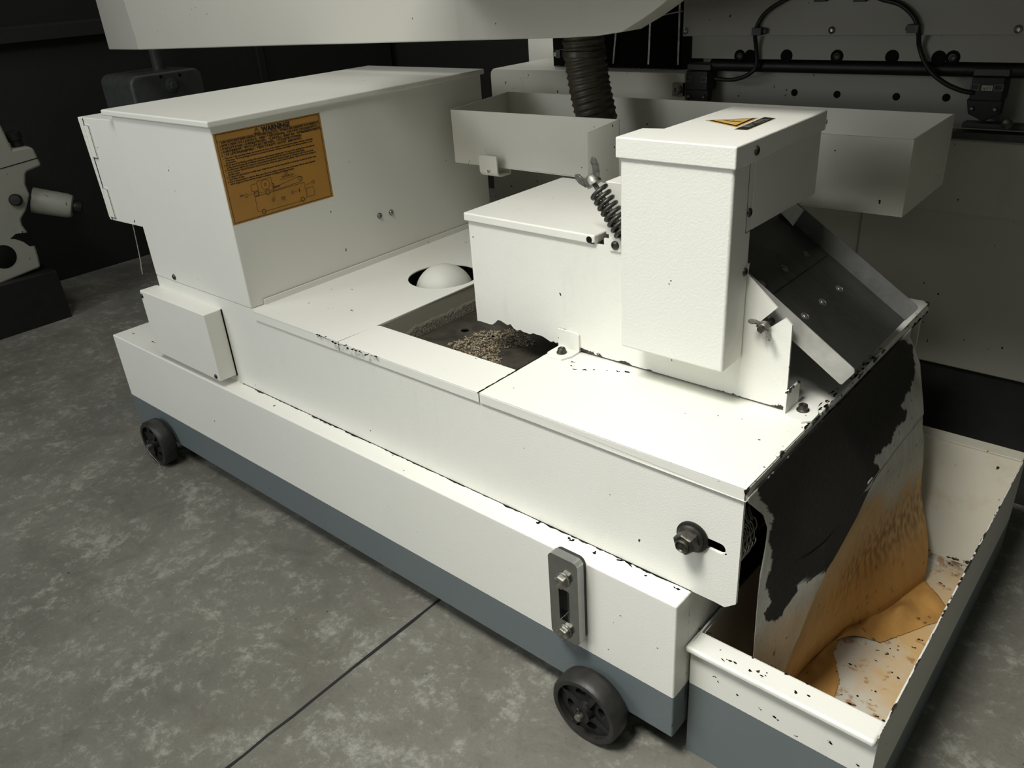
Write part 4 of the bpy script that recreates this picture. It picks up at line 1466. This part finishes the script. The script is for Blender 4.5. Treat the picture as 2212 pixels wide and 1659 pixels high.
# ------------------------------------------------------------------ hose
hs_ = MB()
pts, rad = [], []
N = 240
P0 = [(-0.668, 0.725, 0.975), (-0.664, 0.725, 0.90), (-0.652, 0.725, 0.83), (-0.636, 0.725, 0.77), (-0.628, 0.725, 0.690)]
for i in range(N + 1):
    t = i / N * 4
    k = min(int(t), 3)
    f = t - k
    a, b = Vector(P0[k]), Vector(P0[k + 1])
    pts.append(a.lerp(b, f))
# smooth the centre line
for _ in range(30):
    pts = [pts[0]] + [(pts[i - 1] + pts[i] * 2 + pts[i + 1]) / 4 for i in range(1, N)] + [pts[-1]]
L_ = 0
for i, p in enumerate(pts):
    if i:
        L_ += (p - pts[i - 1]).length
    ph = 2 * math.pi * L_ / 0.0130
    rad.append(0.0415 + 0.0028 * (0.5 + 0.5 * math.sin(ph)) ** 1.5)
HS = thing('ribbed_hose', (-0.63, 0.725, 0.68), 'dark greasy ribbed drain hose hanging into the trough', 'hose')
hs_.tube(pts, rad, 40)
hs_.build('hose_tube', M['hose'], HS, smooth=60)
hc = MB()
cc = Vector((-0.6655, 0.725, 0.9035))
hc.lathe([(0.0445, 0), (0.0455, 0.001), (0.0455, 0.011), (0.0445, 0.012)], cc, (-0.02, 0, -1), 40)
hc.box(-0.7110, -0.7000, 0.690, 0.712, 0.890, 0.905)
HCo = hc.build('hose_clamp', M['bolt'], HS)
MB().hexnut((-0.7120, 0.700, 0.8975), (-1, -0.5, 0.2), 0.0075, 0.010).build('clamp_screw', M['steel'], HCo)

# ------------------------------------------------------------------ overhead guard of the grinder
OG = MB()
ob_ = [(-2.3348, 0.6000, 0.9056), (-1.5618, 0.6000, 0.9201), (-1.0290, 0.6000, 0.9292), (-0.6113, 0.6000, 0.9366), (-0.5417, 0.6000, 0.9396), (-0.4908, 0.6000, 0.9455), (-0.4471, 0.6000, 0.9654), (-0.4056, 0.6000, 0.9886)]
ob_ = [(p[0], p[2]) for p in ob_]
ob_ = ob_ + [(-0.335, 1.044), (-1.00, 1.044), (-1.02, 1.075), (-2.36, 1.075)]
n = len(ob_)
OG.plate(ob_, [], 1, 0.600, 0.672)
# turned left end
xl, zl = ob_[0]
OGT = thing('overhead_guard', (-1.3, 0.62, 0.92), 'long pale sheet-metal guard spanning above the housing and hose', 'machine guard')
te = MB()
te.hexa([(xl, 0.600, zl), (xl - 0.435, 0.700, zl - 0.012), (xl - 0.435, 0.772, zl - 0.012), (xl, 0.672, zl),
         (xl, 0.600, 1.075), (xl - 0.435, 0.700, 1.075), (xl - 0.435, 0.772, 1.075), (xl, 0.672, 1.075)])
te.build('turned_end', M['beam'], OGT, bevel=0.004, seg=3)
OG.build('guard_panel', M['beam'], OGT, bevel=0.004, seg=3)

# ------------------------------------------------------------------ surface grinder behind
GR = thing('surface_grinder', (-0.3, 1.3, 0.0), 'big pale surface grinder in deep shade behind the filter tank', 'machine')
# base: lower front, upper band, plinth
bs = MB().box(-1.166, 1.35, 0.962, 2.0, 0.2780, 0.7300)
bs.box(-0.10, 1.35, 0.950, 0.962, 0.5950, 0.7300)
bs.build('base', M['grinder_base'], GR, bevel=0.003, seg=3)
MB().box(-1.12, 1.34, 0.975, 1.98, 0.0, 0.2780).build('plinth', M['plinth'], GR)
sd = MB()
for a in [(-0.1492, 0.9615, 0.5602), (-0.1509, 0.9615, 0.5008)]:
    pass
sd.box(-0.147, -0.144, 0.9605, 0.9620, 0.30, 0.595)
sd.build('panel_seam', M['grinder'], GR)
# raised way cover with rounded shoulders on the left
hp = MB()
sh = []
for i in range(7):
    a = math.radians(180 - 90 * i / 6)
    sh.append((-1.1200 + 0.018 * math.cos(a), 0.8130 + 0.018 * math.sin(a)))
hp.plate([(-1.138, 0.7301)] + sh + [(-0.56, 0.8310), (-0.556, 0.8270), (-0.556, 0.770), (-0.585, 0.764), (-0.68, 0.7301)], [], 1, 0.950, 1.180)
hp.build('way_cover', M['trough'], GR, bevel=0.006, seg=3)
# column plates at the left
cl_ = MB().box(-1.2050, -1.1000, 1.19, 1.30, 0.60, 1.25)
cl_.box(-1.105, -0.905, 1.175, 1.20, 0.8480, 1.10)
cl_.build('column_plate', M['motor'], GR, bevel=0.003)
MB().box(-1.105, -0.60, 1.19, 1.21, 0.75, 0.95).build('column_recess', M['black'], GR)
# bellows
bw_ = MB()
x0, x1 = (-0.9718, 1.0200, 0.8558)[0], (-0.5870, 1.0000, 0.8617)[0]
zb0, zt0 = 0.833, 1.02
NP = 21
fr_, bk_ = [], []
for i in range(NP * 2 + 1):
    x = x0 + (x1 - x0) * i / (NP * 2)
    fr_.append((x, 1.000 if i % 2 else 1.018))
outline = fr_ + [(x1, 1.16), (x0, 1.16)]
n = len(outline)
bw_.plate(outline, [], 2, zb0, zt0)
BW = bw_.build('bellows', M['bellows'], GR, smooth=0)
tag(BW, 'black pleated bellows')
for xa, za, xb, zb in (((-0.7671, 0.9980, 0.8958)[0], 0.945, (-0.7794, 0.9980, 0.8394)[0], 0.842), ((-0.6752, 0.9980, 0.9391)[0], 0.985, (-0.6810, 0.9980, 0.8390)[0], 0.842), ((-0.6023, 0.9980, 0.9267)[0], 0.985, (-0.6028, 0.9980, 0.8403)[0], 0.842)):
    k = MB()
    k.hexa([(xb - 0.0022, 0.9965, zb), (xb + 0.0022, 0.9965, zb), (xb + 0.0022, 0.9995, zb), (xb - 0.0022, 0.9995, zb),
            (xa - 0.0022, 0.9965, za), (xa + 0.0022, 0.9965, za), (xa + 0.0022, 0.9995, za), (xa - 0.0022, 0.9995, za)])
    k.build('bellows_strip', M['steel'], BW)
k = MB().tube([(-0.6691, 0.9900, 0.9416), (-0.5905, 0.9900, 0.9532)], 0.0015, 6)
k.build('bellows_strip', M['steel'], BW)
# saddle plates
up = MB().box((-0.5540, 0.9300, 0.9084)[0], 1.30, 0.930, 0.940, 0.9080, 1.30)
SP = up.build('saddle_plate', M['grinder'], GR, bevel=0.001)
for p in ((-0.5477, 0.9300, 0.9183), (-0.2356, 0.9300, 0.9176), (0.0750, 0.9300, 0.9165)):
    MB().screw((p[0], 0.930, p[2]), (0, -1, 0), 0.0068, 0.0045).build('screw', M['steel'], SP)
for p in ((-0.2608, 0.9300, 0.9682), (-0.1879, 0.9300, 0.9662)):
    MB().box(p[0] - 0.011, p[0] + 0.011, 0.920, 0.930, p[2] - 0.001, p[2] + 0.03).build('foot_block', M['black'], SP)
hp_ = [(-0.4300, 0.9500, 0.8679), (-0.4074, 0.9500, 0.8681), (-0.3290, 0.9500, 0.8689), (-0.2278, 0.9500, 0.8690), (-0.1258, 0.9500, 0.8693), (-0.0453, 0.9500, 0.8686), (-0.0224, 0.9500, 0.8689)]
rail = MB().box((-0.5425, 0.9500, 0.8677)[0], 1.30, 0.950, 0.965, 0.8620, 0.9085)
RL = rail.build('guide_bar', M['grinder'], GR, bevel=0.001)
for p in hp_:
    h = MB().lathe([(0.0125, 0), (0.0118, 0.0008), (0.0095, 0.0004), (0.0, 0.0003)], (p[0], 0.9499, p[2]), (0, -1, 0), 24)
    h.build('bolt_hole', M['scorch'], RL)
for p in (hp_[0], hp_[3], hp_[6]):
    MB().lathe([(0.0065, 0), (0.0065, 0.0012), (0.0050, 0.0016), (0.0040, 0.0008), (0, 0.0007)], (p[0], 0.9490, p[2]), (0, -1, 0), 18).build('socket_screw', M['bolt'], RL)
MB().cyl((-0.50, 0.965, 0.8480), (1.30, 0.965, 0.8480), 0.0125, 20).build('trip_rod', M['black'], GR)
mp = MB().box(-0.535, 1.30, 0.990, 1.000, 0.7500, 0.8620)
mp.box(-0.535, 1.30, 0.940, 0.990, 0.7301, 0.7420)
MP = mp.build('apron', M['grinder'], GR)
for p in ((-0.3226, 0.9900, 0.7938), (-0.2342, 0.9900, 0.7935), (-0.1202, 0.9900, 0.7936), (-0.0316, 0.9900, 0.7954)):
    MB().lathe([(0.0072, 0), (0.0070, 0.0005), (0, 0.0004)], (p[0], 0.9899, p[2]), (0, -1, 0), 20).build('plug', M['scorch'], MP)
rr_ = MB().box((0.0042, 0.9400, 0.7570)[0], 1.30, 0.930, 0.960, (0.0356, 0.9400, 0.7348)[2], (0.0333, 0.9400, 0.7476)[2])
rr_.box((0.0129, 0.9500, 0.7624)[0], 1.2, 0.945, 0.975, (0.0450, 0.9500, 0.7522)[2], (0.0434, 0.9500, 0.7609)[2])
rr_.build('lower_rail', M['darkgrey'], GR, bevel=0.001)
MB().lathe([(0.009, 0), (0.009, 0.004), (0.006, 0.006), (0, 0.006)], (0.0880, 0.9300, 0.7654), (0, -1, 0), 20).build('screw', M['bolt'], GR)


def limit_switch(xc, ztop, lab, y=0.945):
    """black limit switch under its bracket"""
    b = MB().box(xc - 0.026, xc + 0.026, y - 0.002, y + 0.040, ztop - 0.030, ztop + 0.010)
    S = b.build('limit_switch', M['black'], GR, bevel=0.0025)
    tag(S, lab)
    MB().plate([(xc - 0.030, ztop - 0.028), (xc + 0.027, ztop - 0.028), (xc + 0.027, ztop - 0.052), (xc + 0.012, ztop - 0.060), (xc + 0.002, ztop - 0.066), (xc - 0.008, ztop - 0.060), (xc - 0.024, ztop - 0.053)], [], 1, y + 0.001, y + 0.02).build('switch_head', M['black'], S, bevel=0.002)
    MB().box(xc - 0.027, xc + 0.030, y + 0.002, y + 0.045, ztop + 0.0105, ztop + 0.023).build('bracket', M['darkgrey'], S, bevel=0.002)
    for dx in (-0.019, 0.018):
        MB().plate(rrect(xc + dx - 0.0075, xc + dx + 0.0075, ztop - 0.0125, ztop - 0.0010, 0.001), [rrect(xc + dx - 0.005, xc + dx + 0.005, ztop - 0.0100, ztop - 0.0030, 0.001)], 1, y - 0.0035, y - 0.0020).build('terminal_frame', M['darkgrey'], S)
        MB().screw((xc + dx, y - 0.001, ztop - 0.043), (0, -1, 0), 0.0042, 0.003).build('screw', M['steel'], S)
    return S


p = (0.0430, 0.9450, 0.8211)
S1 = limit_switch(p[0], p[2] + 0.008, 'black limit switch with sp11 label')
lb = MB().box(p[0] - 0.0088, p[0] + 0.0088, 0.9420, 0.9428, p[2] - 0.0040, p[2] + 0.0046)
text_into(lb, 'sp11', 0.0070, (p[0], 0.9420, p[2] - 0.0020), (1, 0, 0), (0, 0, 1), (0, -1, 0), 0.0003, 1, align='CENTER', sx=1.1)
lb.build('label', [M['grinder'], M['ink']], S1, smooth=0)
p = (-0.5243, 0.9450, 0.8235)
S2 = limit_switch(p[0], p[2] + 0.004, 'black limit switch beside the bellows')
pq = (-0.5685, 0.9400, 0.7978)
bk = MB().box(pq[0] - 0.014, pq[0] + 0.012, 0.940, 0.952, pq[2] - 0.014, pq[2] + 0.014)
bk.lathe([(0.0105, 0), (0.0105, 0.004), (0.0075, 0.010), (0.0045, 0.010), (0.0040, 0.006), (0, 0.006)], (pq[0] + 0.002, 0.9400, pq[2] + 0.001), (-0.2, -1, 0), 24)
bk.build('stop_bolt', M['steel'], GR, bevel=0.0008)
# cables
def cable(pts, name, lab, r=0.0042):
    P = [Vector(p) for p in pts]
    out = []
    for i in range(len(P) - 1):
        p0, p1, p2, p3 = P[max(i - 1, 0)], P[i], P[i + 1], P[min(i + 2, len(P) - 1)]
        for k in range(8):
            t = k / 8
            out.append(0.5 * ((2 * p1) + (-p0 + p2) * t + (2 * p0 - 5 * p1 + 4 * p2 - p3) * t * t + (-p0 + 3 * p1 - 3 * p2 + p3) * t ** 3))
    out.append(P[-1])
    C_ = MB().tube(out, r, 10).build(name, M['black'], GR)
    tag(C_, lab)
    return C_


cable([(-0.2483, 0.9220, 1.0009), (-0.2949, 0.9220, 0.9855), (-0.3363, 0.9220, 0.9692), (-0.3704, 0.9220, 0.9471), (-0.3865, 0.9240, 0.9168), (-0.3899, 0.9380, 0.8880), (-0.3871, 0.9400, 0.8526), (-0.4010, 0.9380, 0.8347), (-0.4345, 0.9380, 0.8230), (-0.4784, 0.9400, 0.8234)], 'cable', 'black cable arching down to the left switch')
cable([(-0.1882, 0.9220, 0.9909), (-0.1529, 0.9220, 0.9702), (-0.1156, 0.9220, 0.9588), (-0.0890, 0.9220, 0.9374), (-0.0788, 0.9240, 0.9131), (-0.0777, 0.9380, 0.8889), (-0.0640, 0.9380, 0.8620), (-0.0463, 0.9360, 0.8430), (-0.0212, 0.9360, 0.8265), (0.0050, 0.9380, 0.8162), (0.0225, 0.9420, 0.8131)], 'cable', 'black cable arching down to the right switch')
for p in ((-0.3776, 0.9220, 0.9170), (-0.0838, 0.9220, 0.9194)):
    c_ = MB().box(p[0] - 0.014, p[0] + 0.006, 0.9165, 0.9295, p[2] - 0.007, p[2] + 0.007)
    c_.screw((p[0] - 0.012 if p[0] > -0.2 else p[0] + 0.011, 0.925, p[2]), (0, -1, 0), 0.006)
    c_.build('cable_clip', M['darkgrey'], GR, bevel=0.001)
# unseen work table above the frame, sized to shade the machine; column behind it
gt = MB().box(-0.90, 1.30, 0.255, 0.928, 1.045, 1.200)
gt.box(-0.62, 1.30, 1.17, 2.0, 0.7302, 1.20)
gt.build('shade_table', M['grinder'], GR)

# ------------------------------------------------------------------ grey machine at the far left
LMn = thing('bench_machine', (-2.9, 0.1, 0.0), 'grey machine head with a stubby arm at the left edge of the frame', 'machine')
prof = [(-2.8000, 0.2086, 0.7559), (-2.8000, 0.2661, 0.7137), (-2.8000, 0.2799, 0.7023), (-2.8000, 0.2904, 0.6168), (-2.8000, 0.3396, 0.6169), (-2.8000, 0.3582, 0.6070), (-2.8000, 0.3623, 0.5708), (-2.8000, 0.3664, 0.5440), (-2.8000, 0.3120, 0.5325), (-2.8000, 0.3047, 0.5243), (-2.8000, 0.2947, 0.4939), (-2.8000, 0.2969, 0.4571), (-2.8000, 0.2675, 0.4058), (-2.8000, 0.2414, 0.3788), (-2.8000, 0.2401, 0.3605), (-2.8000, 0.2578, 0.2975), (-2.8000, 0.2561, 0.2421), (-2.8000, 0.2515, 0.1974), (-2.8000, 0.0071, 0.1667)]
prof = [(p[1], p[2]) for p in prof]
b = MB().plate(prof, [], 0, -2.97, -2.80)
BH = b.build('machine_head', M['greymach'], LMn, bevel=0.010, seg=3)
a0 = (-2.8600, 0.3157, 0.4255)
a1 = (-2.8000, 0.4240, 0.3826)
ar = MB()
a0, a1 = Vector(a0), Vector(a1)
ar.lathe([(0.046, 0), (0.044, (a1 - a0).length * 0.85), (0.040, (a1 - a0).length * 0.97), (0.034, (a1 - a0).length)], a0, a1 - a0, 36)
ar.build('arm', M['greymach'], LMn)
dd = (a1 - a0).normalized()
MB().lathe([(0.024, 0), (0.026, 0.01), (0.020, 0.030), (0, 0.032)], a1, dd, 24).build('knob', M['black'], LMn)
p = (-2.7950, 0.2429, 0.4506)
MB().lathe([(0.021, -0.01), (0.021, 0.012), (0.016, 0.018), (0, 0.019)], p, (1, -0.4, 0.2), 28).build('knob', M['black'], LMn)
p = Vector((-2.8400, 0.3233, 0.6073))
MB().lathe([(0.018, -0.01), (0.019, 0.030), (0.024, 0.034), (0.026, 0.058), (0.020, 0.062), (0, 0.062)], p, (0, -0.12, 1), 28).build('knob', M['hub'], LMn)
p = (-2.7990, 0.1443, 0.2699)
MB().lathe([(0.042, 0), (0.040, 0.0015), (0, 0.0012)], (-2.7995, p[1], p[2]), (1, 0, 0), 32).build('socket_hole', M['scorch'], LMn)
pz = [(-2.7985, 0.1841, 0.3250), (-2.7985, 0.2069, 0.3374), (-2.7985, 0.2460, 0.3320), (-2.7985, 0.2517, 0.3201), (-2.7985, 0.2544, 0.2987), (-2.7985, 0.2551, 0.2812), (-2.7985, 0.2364, 0.2830), (-2.7985, 0.2212, 0.3045), (-2.7985, 0.1984, 0.3211)]
MB().add(pz, [tuple(range(len(pz)))]).build('paint_chip', M['scorch'], LMn, smooth=0)
ln = [(-2.7985, 0.2298, 0.5627), (-2.7985, 0.3598, 0.5747), (-2.7985, 0.3588, 0.5717), (-2.7985, 0.2288, 0.5598)]
MB().add(ln, [(0, 1, 2, 3)]).build('parting_line', M['scorch'], LMn, smooth=0)
MB().box(-3.02, -2.76, -0.30, 0.285, 0.0, 0.185).build('machine_stand', M['black'], LMn, bevel=0.003)

# ------------------------------------------------------------------ dark junction housing behind the tall housing
DJ = thing('dark_motor_box', (-2.8, 0.85, 0.0), 'dark grey rounded box with a conduit behind the tall white housing', 'machine')
q0, q1 = (-2.7000, 0.7111, 0.8139), (-2.7000, 0.9922, 0.7788)
dj = MB().plate(rrect(q0[1], q1[1] + 0.01, 0.42, (q0[2] + q1[2]) / 2 + 0.005, 0.035), [], 0, -2.95, -2.70)
DB = dj.build('enclosure', M['darkgrey'], DJ, bevel=0.012, seg=4)
q = (-2.8200, 0.8954, 0.8017)
MB().cyl((-2.82, q[1], q[2] - 0.01), (-2.82, q[1], q[2] + 0.35), 0.024, 24).build('conduit', M['darkgrey'], DJ)
q = (-2.7000, 0.8688, 0.7514)
bb = MB()
bb.lathe([(0.026, 0), (0.026, 0.004), (0.020, 0.006)], (-2.70, q[1], q[2]), (1, 0, 0), 32)
bb.hexnut((-2.694, q[1], q[2]), (1, 0, 0), 0.015, 0.012)
bb.build('hex_bolt', M['darkgrey'], DJ)
for p in ((-2.7000, 0.8318, 0.7858), (-2.7000, 0.9079, 0.7827)):
    MB().lathe([(0.006, 0), (0.005, 0.001), (0, 0.001)], (-2.6995, p[1], p[2]), (1, 0, 0), 16).build('screw_hole', M['scorch'], DB)
MB().box(-2.93, -2.72, q0[1] + 0.05, q1[1] - 0.04, 0.0, 0.42).build('pedestal', M['black'], DJ)
# black cabinet along the left wall
bc = MB().box(-3.49, -3.25, -1.2, 2.45, 0.0, 0.93)
bc.box(-3.49, -3.20, -1.2, 2.45, 0.93, 0.985)
bc.box(-3.26, -3.235, 1.60, 1.64, 0.0, 0.93)
tag(bc.build('black_cabinet', M['darkwall'], None, bevel=0.004), 'black cabinet front with a ledge along the left wall', 'cabinet')
